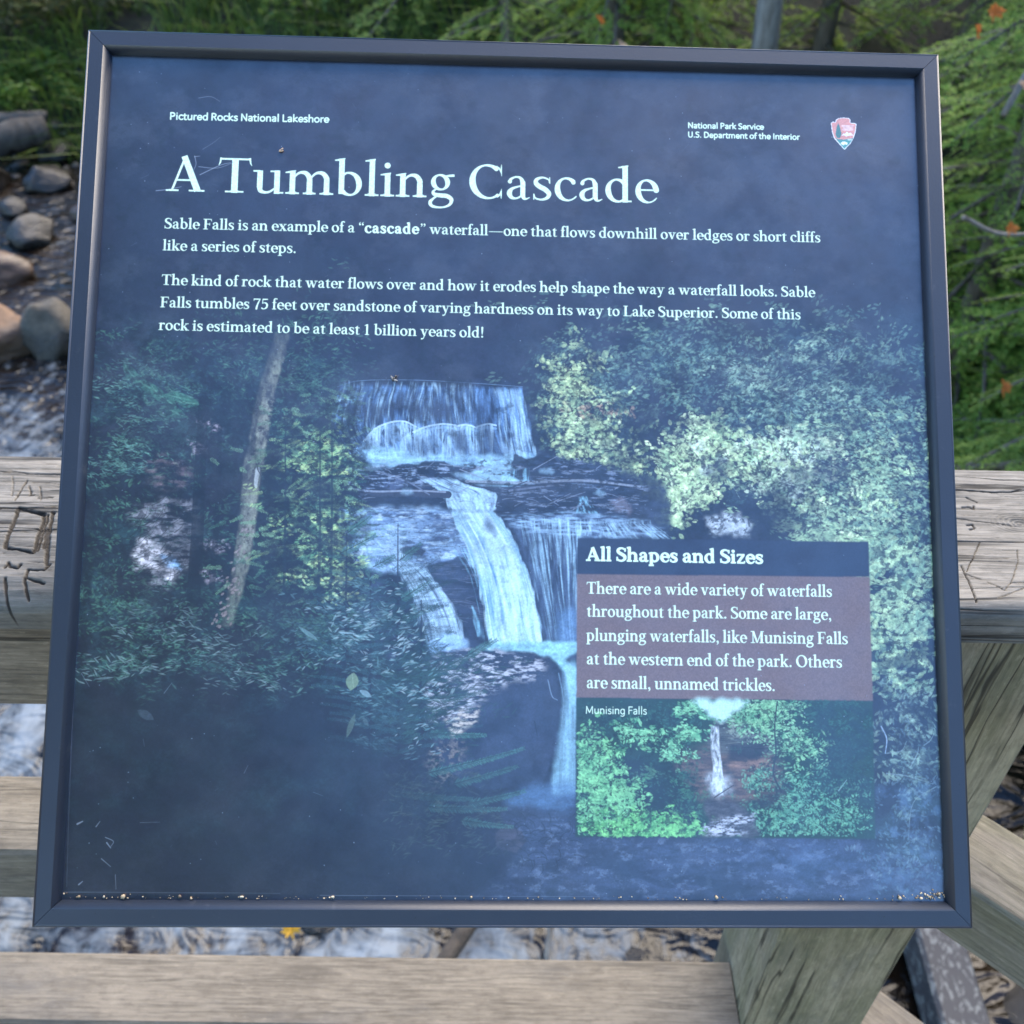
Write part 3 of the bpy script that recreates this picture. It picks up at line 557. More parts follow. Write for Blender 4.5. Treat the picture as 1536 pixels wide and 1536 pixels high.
lay(m*np.clip(noise(h, w, 24, 5, 4)*2-.7, 0, 1), y0, x0, lin(40, 44, 62), .7)
line([(890, 1270), (926, 1292), (980, 1322), (1010, 1330)], 14, 5, lin(36, 42, 60), .6); line([(1010, 1300), (1080, 1316), (1130, 1322)], 10, 4, lin(44, 52, 72), .4)
m, y0, x0 = poly([(1120, 1262), (1230, 1262), (1300, 1300), (1200, 1320), (1130, 1300)], 20, 14); h, w = m.shape
lay(m*noise(h, w, 30, 20, 4), y0, x0, lin(84, 106, 140), .5)
m, y0, x0 = poly([(1316, 1180), (1412, 1180), (1418, 1346), (1320, 1346)], 14, 10); h, w = m.shape
lay(m*np.clip(noise(h, w, 26, 26, 4)*2-.7, 0, 1), y0, x0, lin(80, 104, 132), .6)
leaves([(1365, 1220, 30, 50, 60), (1370, 1300, 30, 30, 30)], 3., 1.2, (lin(70, 96, 110), lin(120, 144, 150)), .4, .9, .45, 7, 8)
rock([(742, 1250), (760, 1236), (782, 1246), (790, 1262), (774, 1278), (744, 1272)], .1, lin(48, 44, 52))
for _ in range(46):
    x, y = rng.uniform(760, 862), rng.uniform(1216, 1300); a = rng.choice([-.5, -.4, .1, 1.1])+rng.normal(0, .25)
    line([(x, y), (x+9*math.cos(a), y+9*math.sin(a)), (x+17*math.cos(a+.3), y+17*math.sin(a+.3))], 1.8, .8, lin(24, 29, 44), .75)

LEFT = [(130, 520), (400, 520), (380, 960), (540, 960), (620, 1120), (110, 1090)]
gaps(LEFT, 14, .58, .7, NAVY*.8, 30); gaps(LEFT, 70, .55, .65, NAVY*.8, 30)
# --- the leaning pale trunk
trunk = [(424, 500, 22), (414, 540, 22), (402, 580, 25), (394, 620, 25), (388, 660, 26), (380, 700, 26), (374, 750, 26), (370, 800, 24), (362, 850, 22), (350, 900, 20), (340, 940, 17)]
tl = [(x-w_/2, y) for x, y, w_ in trunk]; tr = [(x+w_/2, y) for x, y, w_ in trunk]
m, y0, x0 = poly(tl+tr[::-1], 1.6, 2.2); h, w = m.shape
gy = np.linspace(0, 1, h)[:, None]; fade = np.interp(gy, [0, .12, .2, .7, .85, 1], [.25, .55, .95, .95, .6, .2])
n = noise(h, w, 9, 22, 4)
lay(m*fade, y0, x0, mixc(lin(78, 76, 74), lin(156, 158, 138), n), 1.)
lay(m*fade*np.clip(noise(h, w, 10, 8, 4)*3-1.9, 0, 1), y0, x0, lin(48, 40, 44), .85)
m, y0, x0 = poly([(x-w_/2-1, y) for x, y, w_ in trunk]+[(x-w_*.2, y) for x, y, w_ in trunk][::-1], 3, 3); lay(m, y0, x0, lin(40, 44, 52), .6)
line([(387, 704), (384, 722), (384, 730)], 7, 4, lin(206, 210, 206), .9); line([(390, 690), (386, 702), (392, 716), (389, 732)], 1.8, 1.4, lin(52, 50, 52), .9); line([(388, 690), (380, 706)], 1.6, 1.2, lin(52, 50, 52), .8)
for _ in range(60):
    t = rng.random(); x = 372-t*40+rng.normal(0, 7); y = 790+t*150
    tx, ty = T([(x, y)])[0]; dab(tx, ty, 3*K, 1.6*K, rng.normal(-.6, .5), lin(150, 132, 128), .6)
# --- spruces in front of the falls, sun behind them
SP = (lin(46, 96, 82), lin(150, 190, 140))
for cx, cy, rx, ry, n_ in ((450, 650, 34, 26, 70), (500, 690, 20, 30, 46), (470, 720, 40, 30, 80), (460, 790, 44, 30, 80), (505, 760, 14, 40, 36), (450, 850, 46, 24, 60), (520, 850, 20, 30, 36), (500, 600, 20, 20, 26)):
    for px, py in spot(cx, cy, rx, ry, n_):
        t = rng.random(); bough(px, py, rng.uniform(14, 34), rng.choice([.3, 2.8])+rng.normal(0, .25), rng.normal(.2, .2), 4.6, mixc(SP[0], SP[1], np.array(t)), .65)
leaves([(470, 700, 40, 30, 36), (490, 790, 30, 30, 40), (500, 850, 20, 18, 30), (448, 690, 24, 10, 22)], 3.6, 1.1, (lin(120, 176, 120), lin(206, 226, 150)), -.15, .3, .85, 7, 6)
leaves([(470, 868, 40, 5, 14), (510, 890, 16, 8, 10)], 3.2, 1.6, (lin(170, 200, 150), lin(220, 230, 150)), 0., .4, .9, 5, 8)
gaps([(395, 590), (540, 580), (545, 900), (395, 910)], 13, .58, .8); gaps([(395, 590), (540, 580), (545, 900), (395, 910)], 44, .55, .75)
for px, py in np.vstack([spot(452, 668, 34, 30, 46), spot(500, 720, 18, 50, 40), spot(470, 800, 40, 46, 60), spot(505, 690, 12, 20, 16)]):
    an = rng.choice([.25, 2.9])+rng.normal(0, .2); ln_ = rng.uniform(18, 40); cc = mixc(lin(56, 108, 84), lin(184, 214, 140), np.array(rng.random()**1.6))
    bough(px, py, ln_, an, rng.normal(.25, .15)*(1 if an < 1 else -1), 3.6, cc, .62, .8)
gaps([(395, 590), (545, 580), (550, 900), (395, 910)], 10, .56, .8); gaps([(395, 590), (540, 580), (545, 900), (395, 910)], 40, .57, .75)
for x in (428, 480, 498): line([(x, 640), (x, 760), (x-2, 900)], 1.6, 5, lin(22, 32, 44), .75)
DG = lin(40, 70, 72)
for bx, tip, bot in ((597, 786, 1130), (556, 860, 1120), (632, 900, 1120), (520, 800, 1000)):
    line([(bx, tip), (bx-1, (tip+bot)/2), (bx-4, bot)], 1.6, 6, lin(22, 30, 44), .85)
    y = tip+16
    while y < bot:
        r = min((y-tip)*.42+8, 84)
        for s in (-1, 1):
            if rng.random() < .82: bough(bx, y, r*rng.uniform(.7, 1.15), -.35 if s > 0 else math.pi+.35, .3*s, 5.6, DG*(.7+.7*rng.random()), .75)
        y += rng.uniform(9, 15)
for a, ln_, an in (((640, 1016), 120, -.42), ((700, 984), 44, -.5), ((640, 1160), 150, -.18), ((680, 1176), 100, -.2), ((600, 840), 40, -.6), ((560, 850), 36, -.4), ((520, 800), 44, -.55), ((510, 830), 60, -.4),
                 ((640, 1100), 90, .1), ((650, 1050), 80, -.1), ((640, 1210), 120, .1), ((700, 1206), 90, -.15), ((600, 1190), 110, .15), ((690, 1230), 80, .2), ((600, 900), 54, -.5), ((600, 930), 60, -.3)):
    bough(a[0], a[1], ln_, an, -.15, 9., lin(56, 92, 82)*(.8+.6*rng.random()), .9, 1.2)
    line([a, (a[0]+ln_*.9*math.cos(an-.07), a[1]+ln_*.9*math.sin(an-.07))], 1.5, .6, lin(26, 38, 40), .9, False)
for _ in range(70):
    x, y = rng.uniform(560, 650), rng.uniform(850, 1120); bough(x, y, rng.uniform(22, 62), rng.normal(-.25, .3), rng.normal(-.1, .2), 5.2, lin(26, 46, 46)*(.7+.9*rng.random()), .85, .8)
leaves([(640, 1010, 30, 30, 60), (640, 1070, 40, 30, 60), (690, 1010, 40, 14, 40)], 6, .8, (lin(24, 38, 42), lin(48, 80, 70)), -.2, .3, .8, 8, 9)
leaves([(630, 1020, 30, 40, 26), (570, 960, 40, 30, 30), (540, 930, 30, 20, 16)], 4., .9, (lin(110, 150, 150), lin(190, 208, 206)), -.25, .3, .6, 5, 9)
leaves([(560, 940, 40, 40, 50), (500, 930, 50, 30, 40), (570, 1040, 30, 40, 40)], 4., .9, (lin(56, 84, 86), lin(112, 148, 146)), .05, .3, .45, 7, 8)
# --- the shadowed foreground
m, y0, x0 = poly([(90, 1040), (360, 1010), (480, 1060), (620, 1150), (720, 1240), (770, 1290), (760, 1352), (90, 1352)], 46, 12); h, w = m.shape
lay(m*(.55+.4*noise(h, w, 70, 50, 5)), y0, x0, lin(20, 22, 38), .95)
leaves([(690, 1200, 50, 20, 40), (640, 1180, 30, 20, 24), (660, 1250, 50, 20, 24)], 4.6, .8, (lin(30, 44, 44), lin(66, 76, 66)), -.2, .4, .5, 8, 10)
for cx, cy, a, ln_, wd_, col, al in ((528, 1022, -1.4, 13, 9, lin(116, 136, 104), .85), (526, 1088, -1.25, 18, 4, lin(90, 110, 96), .6), (548, 1040, .5, 10, 4, lin(130, 156, 160), .7), (462, 950, .6, 18, 3, lin(116, 150, 150), .6), (520, 949, .05, 13, 1.4, lin(150, 176, 180), .8), (218, 1072, .5, 14, 6, lin(60, 70, 80), .6), (156, 1017, -.1, 14, 1.6, lin(120, 140, 140), .6), (548, 1082, 1., 8, 3, lin(80, 100, 100), .5)):
    tx, ty = T([(cx, cy)])[0]; dab(tx, ty, ln_*K, wd_*K, a, col, al)
line([(528, 1010), (530, 1030)], .8, .8, lin(160, 176, 140), .6, False)
leaves([(170, 1000, 40, 8, 10), (320, 985, 60, 30, 22), (230, 930, 60, 20, 20)], 5, .8, (lin(84, 104, 104), lin(140, 160, 154)), .1, .2, .6, 6, 10)

IMG *= (.9+.2*noise(TEX, TEX, 7, 6, 3))[..., None]
_top = np.interp(np.arange(TEX), [0, TEX*.45, TEX*.7], [1, 1, .4])[:, None]      # weathering of the ink
lay(np.clip(noise(TEX, TEX, 90, 70, 6, .62)*2.6-1.25, 0, 1)*_top, 0, 0, lin(58, 60, 70), .4)
lay(np.clip(noise(TEX, TEX, 34, 30, 5, .65)*3-1.9, 0, 1)*_top, 0, 0, lin(9, 11, 18), .6)
# --- inset panel: heading band, brown text field, small landscape
def quad(pts, col, grain=.08, feather=.6):
    m, y0, x0 = poly(pts, feather); h, w = m.shape
    lay(m, y0, x0, np.asarray(col)*(1+grain*(noise(h, w, 3, 3, 2)-.5))[..., None], 1.)
quad([(866, 807.5), (1303, 812.5), (1304.3, 865.5), (865.6, 861.3)], lin(32, 38, 56))
quad([(865.6, 861.3), (1304.3, 865.5), (1309, 1051.6), (864.4, 1046.6)], lin(112, 90, 84), .14)
ins = [(864.4, 1046.6), (1309, 1051.6), (1313, 1258.4), (863, 1255)]
quad(ins, lin(26, 54, 42))
kx = lambda x, y: 866 < x < 1309 and 1050 < y < 1254
m, y0, x0 = poly([(1010, 1140), (1060, 1120), (1170, 1130), (1180, 1206), (1050, 1206)], 10, 10); h, w = m.shape
lay(m, y0, x0, mixc(lin(52, 46, 48), lin(118, 92, 82), noise(h, w, 24, 6, 5)), .85)
m, y0, x0 = poly([(1066, 1080), (1120, 1084), (1172, 1112), (1164, 1132), (1090, 1132), (1060, 1120)], 5, 5); h, w = m.shape
lay(m, y0, x0, mixc(lin(34, 36, 46), lin(92, 96, 92), noise(h, w, 34, 5, 5)), .9)
for yy in (1104, 1112, 1122): line([(1092, yy+3), (1130, yy), (1164, yy-4)], 1.2, .6, lin(122, 120, 110), .6)
m, y0, x0 = poly([(1092, 1120), (1150, 1114), (1146, 1140), (1094, 1142)], 4, 4); lay(m, y0, x0, lin(22, 25, 36), .8)
m, y0, x0 = poly([(1092, 1144), (1166, 1138), (1160, 1148), (1094, 1153)], 3, 3); h, w = m.shape; lay(m*noise(h, w, 20, 4, 3), y0, x0, lin(150, 116, 96), .9)
leaves([(1104, 1096, 12, 6, 16)], 2.6, 1.1, (lin(110, 130, 112), lin(150, 160, 140)), .4, .6, .7, 6, 6, kx)
DKG = (lin(20, 46, 42), lin(50, 98, 78))
leaves([(960, 1076, 60, 16, 70), (1040, 1080, 20, 16, 30), (1230, 1080, 60, 26, 130), (940, 1140, 50, 40, 80), (1270, 1150, 34, 50, 110)], 2.8, 1., DKG, .3, .7, .7, 8, 6, kx)
leaves([(950, 1094, 22, 9, 30), (1000, 1112, 20, 7, 30), (1020, 1132, 16, 6, 22), (980, 1160, 14, 6, 18), (1040, 1066, 14, 10, 34), (1000, 1098, 30, 4, 20), (1028, 1100, 12, 8, 18)], 2.7, 1.1, (lin(72, 142, 98), lin(156, 222, 162)), .25, .5, .8, 7, 4.5, kx)
leaves([(1140, 1070, 24, 12, 90), (1170, 1062, 24, 7, 50), (1126, 1090, 14, 8, 30), (1190, 1106, 24, 14, 60), (1212, 1128, 18, 14, 40), (1160, 1100, 12, 20, 30)], 2.4, 1., (lin(72, 136, 92), lin(164, 216, 160)), .2, .7, .75, 7, 5, kx)
m, y0, x0 = poly([(920, 1140), (950, 1134), (1010, 1150), (1040, 1190), (1040, 1220), (980, 1226), (940, 1190)], 9, 10); lay(m, y0, x0, lin(18, 28, 36), .75)
leaves([(1000, 1190, 30, 24, 40), (1030, 1160, 10, 20, 24)], 2.6, 1., DKG, .3, .7, .6, 7, 6, kx)
leaves([(880, 1120, 14, 18, 70), (894, 1158, 20, 26, 130), (900, 1200, 26, 24, 150), (934, 1196, 18, 16, 50)], 3., 1.25, (lin(54, 116, 70), lin(146, 216, 146)), .2, .8, .85, 7, 5, kx)
leaves([(985, 1238, 36, 11, 120), (930, 1240, 30, 10, 70), (1020, 1244, 18, 7, 50)], 3., 1.3, (lin(54, 128, 66), lin(140, 216, 128)), .2, .8, .85, 7, 5, kx)
leaves([(1030, 1204, 18, 18, 40)], 2.6, 1., (lin(30, 66, 48), lin(70, 120, 84)), .2, .7, .7, 7, 5, kx)
leaves([(1140, 1172, 14, 12, 50), (1180, 1226, 34, 16, 150), (1240, 1232, 40, 14, 130), (1260, 1200, 34, 16, 70), (1210, 1180, 26, 20, 60)], 2.1, 1., (lin(50, 108, 84), lin(122, 184, 140)), .2, .9, .75, 7, 5, kx)
gaps([(866, 1066), (1040, 1060), (1050, 1250), (866, 1252)], 8, .58, .8, lin(16, 34, 30), 5); gaps([(1110, 1056), (1306, 1060), (1308, 1250), (1130, 1250)], 7, .58, .8, lin(18, 38, 38), 5); gaps([(1220, 1056), (1306, 1056), (1308, 1210), (1240, 1200)], 50, .42, .55, lin(24, 44, 50), 10)
m, y0, x0 = poly([(1034, 1049.6), (1124, 1050.6), (1112, 1060), (1098, 1070), (1086, 1082), (1074, 1082), (1060, 1068), (1046, 1058)], 4.5, 6, 9); lay(m, y0, x0, lin(190, 226, 214), .95)
for k in range(40):
    a = rng.uniform(0, 3.14); tx, ty = T([(1081+38*math.cos(a), 1050+30*math.sin(a))])[0]; dab(tx, ty, 3*K, 1.2*K, rng.uniform(0, 3), lin(80, 140, 100), .6)
flow([(1066, 1088), (1066, 1120), (1068, 1150), (1066, 1172), (1068, 1194)], [(1079, 1088), (1081, 1120), (1084, 1150), (1087, 1172), (1086, 1194)], 7, 12, lin(40, 48, 60), lin(236, 244, 246), .95, 1.6, .9, 0, [.9, .8, .9, 1, .7])
m, y0, x0 = poly([(1060, 1160), (1094, 1164), (1094, 1184), (1080, 1200), (1066, 1190)], 7, 8, 8); h, w = m.shape; lay(m*(.3+.7*noise(h, w, 8, 8, 3)), y0, x0, lin(222, 236, 242), .8)
m, y0, x0 = poly([(1056, 1200), (1096, 1200), (1130, 1222), (1142, 1256), (1048, 1255), (1066, 1236), (1058, 1214)], 4, 6, 10); h, w = m.shape
lay(m, y0, x0, mixc(lin(32, 32, 40), lin(88, 84, 88), noise(h, w, 16, 5, 4)), .9)
m, y0, x0 = poly([(1060, 1236), (1090, 1226), (1134, 1222), (1128, 1232), (1096, 1240), (1124, 1250), (1070, 1254), (1050, 1250)], 3, 5, 10); h, w = m.shape; lay(m*np.clip(noise(h, w, 10, 4, 4)*2.4-.8, 0, 1), y0, x0, lin(200, 204, 212), .85)
line([(1166, 1052), (1162, 1090), (1164, 1130), (1160, 1160), (1172, 1188)], 2., 3., lin(30, 40, 44), .95); line([(1163, 1090), (1150, 1070)], 1.4, .9, lin(30, 40, 44), .9); line([(1164, 1080), (1176, 1060)], 1.3, .7, lin(30, 40, 44), .8)
line([(1072, 1196), (1100, 1178)], 2, 1.4, lin(50, 44, 46), .9, False); line([(1258, 1186), (1270, 1170)], 1.6, 1, lin(130, 160, 150), .7, False); line([(1248, 1204), (1262, 1212)], 1.8, 1, lin(120, 180, 150), .7, False)
m, y0, x0 = poly([(1140, 1190), (1190, 1180), (1160, 1206), (1130, 1216)], 4, 4); lay(m, y0, x0, lin(34, 40, 46), .7)
# --- the arrowhead emblem
def shape(pts, col, f=.5): m, y0, x0 = poly(pts, f); lay(m, y0, x0, col, 1.)
ax, ay = 1246., 176.
A_ = lambda *pp: [(ax+x*39/200, ay+y*49/250) for x, y in pp]
shape(A_((42, 18), (60, 6), (100, 2), (140, 6), (152, 20), (150, 38), (160, 44), (188, 44), (198, 52), (192, 110), (176, 160), (150, 205), (106, 248), (66, 205), (26, 160), (10, 110), (2, 44), (14, 34), (36, 36)), lin(236, 236, 228))
shape(A_((46, 20), (62, 10), (100, 6), (138, 10), (148, 22), (146, 40), (160, 48), (186, 48), (193, 55), (187, 108), (171, 157), (146, 201), (106, 242), (70, 201), (31, 157), (15, 108), (6, 46), (16, 38), (40, 40)), lin(214, 140, 124))
shape(A_((30, 152), (60, 168), (100, 170), (176, 158), (146, 201), (106, 242), (70, 201)), lin(66, 138, 128))
shape(A_((84, 142), (100, 122), (110, 128), (124, 110), (140, 124), (152, 118), (178, 140), (150, 138), (120, 146), (100, 136)), lin(232, 236, 230))
shape(A_((58, 44), (70, 70), (78, 100), (84, 130), (72, 158), (50, 158), (36, 130), (42, 100), (48, 70)), lin(58, 110, 100))
for a, b, c_, d in ((84, 176, 62, 70), (92, 168, 78, 85), (88, 176, 92, 99)): shape(A_((a, c_), (b, c_), (b, d), (a, d)), lin(236, 214, 206), .7)
shape(A_((76, 196), (92, 186), (112, 186), (130, 196), (126, 212), (112, 206), (98, 214), (84, 206)), lin(232, 238, 232))
shape(A_((130, 168), (166, 166), (164, 174), (132, 174)), lin(226, 236, 230), .7)
# ------------------------------------------------------------------ the wording
TXT = np.array([.74, .93, .68], np.float32)
for args in [
    ('A Tumbling Cascade', (248.6, 286.6), (986.4, 304.8), 55.5, -1.7),
    ('Sable Falls is an example of a \u201ccascade\u201d waterfall\u2014one that flows downhill over ledges or short cliffs', (246, 342.6), (1230.4, 363.6), 16.3, -.5, (32, 39)),
    ('like a series of steps.', (243.6, 375.4), (444, 379.6), 16.3, -.5),
    ('The kind of rock that water flows over and how it erodes help shape the way a waterfall looks. Sable', (241.8, 427.2), (1222.4, 445.8), 16.2, -.5),
    ('Falls tumbles 75 feet over sandstone of varying hardness on its way to Lake Superior. Some of this', (239.8, 460.8), (1200.8, 479.2), 16.2, -.5),
    ('rock is estimated to be at least 1 billion years old!', (237.6, 494.8), (725.8, 506.4), 16.2, -.5),
    ('All Shapes and Sizes', (879, 840.8), (1144, 845.4), 19.6, 4.2),
    ('There are a wide variety of waterfalls', (879.6, 890.4), (1247.8, 895.4), 17.2, -.3),
    ('throughout the park. Some are large,', (879.6, 924.9), (1247.2, 929.9), 17.2, -.3),
    ('plunging waterfalls, like Munising Falls', (879.2, 961.1), (1271.4, 966.4), 17.4, -.3),
    ('at the western end of the park. Others', (879.4, 996.4), (1262.8, 1001.6), 17.4, -.3),
    ('are small, unnamed trickles.', (879.4, 1032.2), (1162.6, 1036.6), 17.4, -.3)]:
    _r = write(args[0], args[1], args[2], TXT, args[3], 'serif', args[4], bold=args[5] if len(args) > 5 else None)
for args in [
    ('Pictured Rocks National Lakeshore', (254, 179.2), (492.5, 183.8), 11.4, 12.),
    ('National Park Service', (1031.6, 192), (1145, 194.4), 9.2, 12.5),
    ('U.S. Department of the Interior', (1031.6, 205.8), (1198.8, 209.6), 9.2, 12.5),
    ('Munising Falls', (877.8, 1070.6), (969.4, 1071.8), 11., 6.8)]:
    _r = write(args[0], args[1], args[2], TXT, args[3], 'sans', args[4])
# ------------------------------------------------------------------ helpers
def tag(o, label=None, cat=None, group=None, kind=None):
    if label: o['label'] = label
    if cat: o['category'] = cat
    if group: o['group'] = group
    if kind: o['kind'] = kind
    return o
def empty(name, loc=(0, 0, 0), mat=None):
    o = bpy.data.objects.new(name, None); COL.objects.link(o); o.empty_display_size = .05
    if mat is not None: o.matrix_world = mat
    else: o.location = loc
    return o
def mesh(name, v, f, mat, parent=None, smooth=False, loc=None, rot=None):
    me = bpy.data.meshes.new(name)
    v = np.asarray(v, np.float32)
    if isinstance(f, np.ndarray):
        n, k = f.shape
        me.vertices.add(len(v)); me.vertices.foreach_set('co', v.ravel())
        me.loops.add(n*k); me.loops.foreach_set('vertex_index', f.astype(np.int32).ravel())
        me.polygons.add(n); me.polygons.foreach_set('loop_start', np.arange(0, n*k, k, dtype=np.int32))
        me.update(calc_edges=True)
    else:
        me.from_pydata([tuple(map(float, p)) for p in v], [], f); me.update()
    if smooth: me.polygons.foreach_set('use_smooth', np.ones(len(me.polygons), bool))
    me.materials.append(mat)
    o = bpy.data.objects.new(name, me); COL.objects.link(o)
    if parent is not None: o.parent = parent
    if loc is not None: o.location = loc
    if rot is not None: o.rotation_euler = rot
    return o
def node_mat(name):
    m = bpy.data.materials.new(name); m.use_nodes = True
    nt = m.node_tree; return m, nt, nt.nodes['Principled BSDF']
def nd(nt, kind, **kw):
    n = nt.nodes.new(kind)
    for k, v in kw.items():
        if k in n.inputs: n.inputs[k].default_value = v
        else: setattr(n, k, v)
    return n
def ramp(nt, src, stops, interp='LINEAR'):
    r = nt.nodes.new('ShaderNodeValToRGB'); r.color_ramp.interpolation = interp
    el = r.color_ramp.elements
    while len(el) < len(stops): el.new(.5)
    for e, (p, c) in zip(el, stops):
        e.position = p; e.color = (c, c, c, 1) if np.isscalar(c) else (*c, 1)
    nt.links.new(src, r.inputs[0]); return r
def mapped(nt, scale, kind='Object'):
    tc = nt.nodes.new('ShaderNodeTexCoord'); mp = nt.nodes.new('ShaderNodeMapping')
    mp.inputs['Scale'].default_value = scale; nt.links.new(tc.outputs[kind], mp.inputs[0]); return mp.outputs[0]
def mix(nt, fac, a, b, blend='MIX'):
    m = nt.nodes.new('ShaderNodeMix'); m.data_type = 'RGBA'; m.blend_type = blend
    for sock, val in ((m.inputs[0], fac), (m.inputs[6], a), (m.inputs[7], b)):
        if hasattr(val, 'is_linked'): nt.links.new(val, sock)
        elif np.isscalar(val): sock.default_value = val
        else: sock.default_value = (*val, 1)
    return m.outputs[2]

def wood(name, light, dark, crack=.5, green=0., seed=0., fine=1.):
    """weathered softwood, grain along the local X axis"""
    m, nt, b = node_mat(name)
    tc = nt.nodes.new('ShaderNodeTexCoord')
    off = nd(nt, 'ShaderNodeVectorMath', operation='ADD'); off.inputs[1].default_value = (seed, seed*.7, seed*1.3)
    nt.links.new(tc.outputs['Object'], off.inputs[0])
    def st(s):
        mp = nt.nodes.new('ShaderNodeMapping'); mp.inputs['Scale'].default_value = s
        nt.links.new(off.outputs[0], mp.inputs[0]); return mp.outputs[0]
    warp = nd(nt, 'ShaderNodeTexNoise', Scale=1., Detail=3.); nt.links.new(st((5, 14, 14)), warp.inputs['Vector'])
    def grained(s, scale, detail=5., rough=.6, dist=.0):
        v = nd(nt, 'ShaderNodeVectorMath', operation='MULTIPLY_ADD')
        nt.links.new(warp.outputs['Color'], v.inputs[0]); v.inputs[1].default_value = (.0, .55, .55); nt.links.new(st(s), v.inputs[2])
        n = nd(nt, 'ShaderNodeTexNoise', Scale=scale, Detail=detail, Roughness=rough, Distortion=dist)
        nt.links.new(v.outputs[0], n.inputs['Vector']); return n.outputs[0]
    g1 = grained((4.5, 60, 60), 1., 6., .65); g2 = grained((16, 300*fine, 300*fine), 1., 4., .7); blot = nd(nt, 'ShaderNodeTexNoise', Scale=1., Detail=4.); nt.links.new(st((7, 22, 22)), blot.inputs['Vector'])
    base = mix(nt, ramp(nt, g1, [(.32, 0.), (.66, 1.)]).outputs[0], dark, light)
    base = mix(nt, ramp(nt, g2, [(.36, .8), (.6, 0.)]).outputs[0], base, [c*.42 for c in dark])
    base = mix(nt, ramp(nt, blot.outputs[0], [(.35, .0), (.7, .55)]).outputs[0], base, [c*1.18 for c in light])
    gb = nd(nt, 'ShaderNodeTexNoise', Scale=1., Detail=6., Roughness=.65); nt.links.new(st((5, 13, 13)), gb.inputs['Vector'])
    base = mix(nt, ramp(nt, gb.outputs[0], [(.30, .6), (.48, 0.)]).outputs[0], base, [sum(dark)/3*.62]*3)
    if green: base = mix(nt, ramp(nt, blot.outputs[0], [(.42, green), (.62, 0.)]).outputs[0], base, (.15, .15, .07))
    vo = nt.nodes.new('ShaderNodeTexVoronoi'); vo.feature = 'F1'; vo.inputs['Scale'].default_value = 1.; nt.links.new(st((4.2, 11, 11)), vo.inputs['Vector'])
    base = mix(nt, ramp(nt, vo.outputs['Distance'], [(.05, .85), (.10, .45), (.13, .75), (.22, 0.)]).outputs[0], base, [c*.62 for c in dark])
    sp = nd(nt, 'ShaderNodeTexNoise', Scale=1., Detail=5., Roughness=.7); nt.links.new(st((60, 160, 160)), sp.inputs['Vector'])
    base = mix(nt, ramp(nt, sp.outputs[0], [(.3, .55), (.5, 0.)]).outputs[0], base, [c*.55 for c in dark])
    base = mix(nt, ramp(nt, sp.outputs[0], [(.58, 0.), (.75, .5)]).outputs[0], base, [min(.75, c*1.45) for c in light])
    ck = grained((1.3, 42, 42), 1., 3., .5, .3)
    cr = ramp(nt, ck, [(.478, 0.), (.497, 1.), (.505, 1.), (.524, 0.)]).outputs[0]
    gate = nd(nt, 'ShaderNodeTexNoise', Scale=1., Detail=2.); nt.links.new(st((4, 9, 9)), gate.inputs['Vector'])
    cg = mix(nt, 1., cr, ramp(nt, gate.outputs[0], [(.44, 0.), (.56, crack)]).outputs[0], 'MULTIPLY')
    base = mix(nt, cg, base, [c*.16 for c in dark])
    nt.links.new(base, b.inputs['Base Color'])
    b.inputs['Roughness'].default_value = .82; b.inputs['Specular IOR Level'].default_value = .3
    h = mix(nt, .5, g1, g2); h = mix(nt, cg, h, (0, 0, 0))
    bp = nd(nt, 'ShaderNodeBump', Strength=.5, Distance=.003); nt.links.new(h, bp.inputs['Height']); nt.links.new(bp.outputs[0], b.inputs['Normal'])
    return m
def rocky(name, c1, c2, c3, scale=6., rough=.75, wet=0.):
    m, nt, b = node_mat(name)
    n = nd(nt, 'ShaderNodeTexNoise', Scale=scale, Detail=8., Roughness=.62); nt.links.new(mapped(nt, (1, 1, 1)), n.inputs['Vector'])
    n2 = nd(nt, 'ShaderNodeTexNoise', Scale=scale*5, Detail=6., Roughness=.7); nt.links.new(mapped(nt, (1, 1, 1.6)), n2.inputs['Vector'])
    c = mix(nt, ramp(nt, n.outputs[0], [(.35, 0.), (.65, 1.)]).outputs[0], c1, c2)
    c = mix(nt, ramp(nt, n2.outputs[0], [(.46, 0.), (.66, .9)]).outputs[0], c, c3)
    sx = nt.nodes.new('ShaderNodeSeparateXYZ'); nt.links.new(mapped(nt, (1, 1, 1)), sx.inputs[0])      # wet and dark near the waterline
    wz = nd(nt, 'ShaderNodeMath', operation='MULTIPLY_ADD'); nt.links.new(n.outputs[0], wz.inputs[0]); wz.inputs[1].default_value = -.25; nt.links.new(sx.outputs['Z'], wz.inputs[2])
    wt = ramp(nt, wz.outputs[0], [(0., 1.), (.06, 0.)]).outputs[0]
    c = mix(nt, wt, c, mix(nt, 1., c, (.35, .33, .31), 'MULTIPLY'))
    nt.links.new(c, b.inputs['Base Color']); nt.links.new(ramp(nt, wt, [(0., rough), (1., .15)]).outputs[0], b.inputs['Roughness'])
    bp = nd(nt, 'ShaderNodeBump', Strength=.7, Distance=.02); nt.links.new(n2.outputs[0], bp.inputs['Height']); nt.links.new(bp.outputs[0], b.inputs['Normal'])
    return m
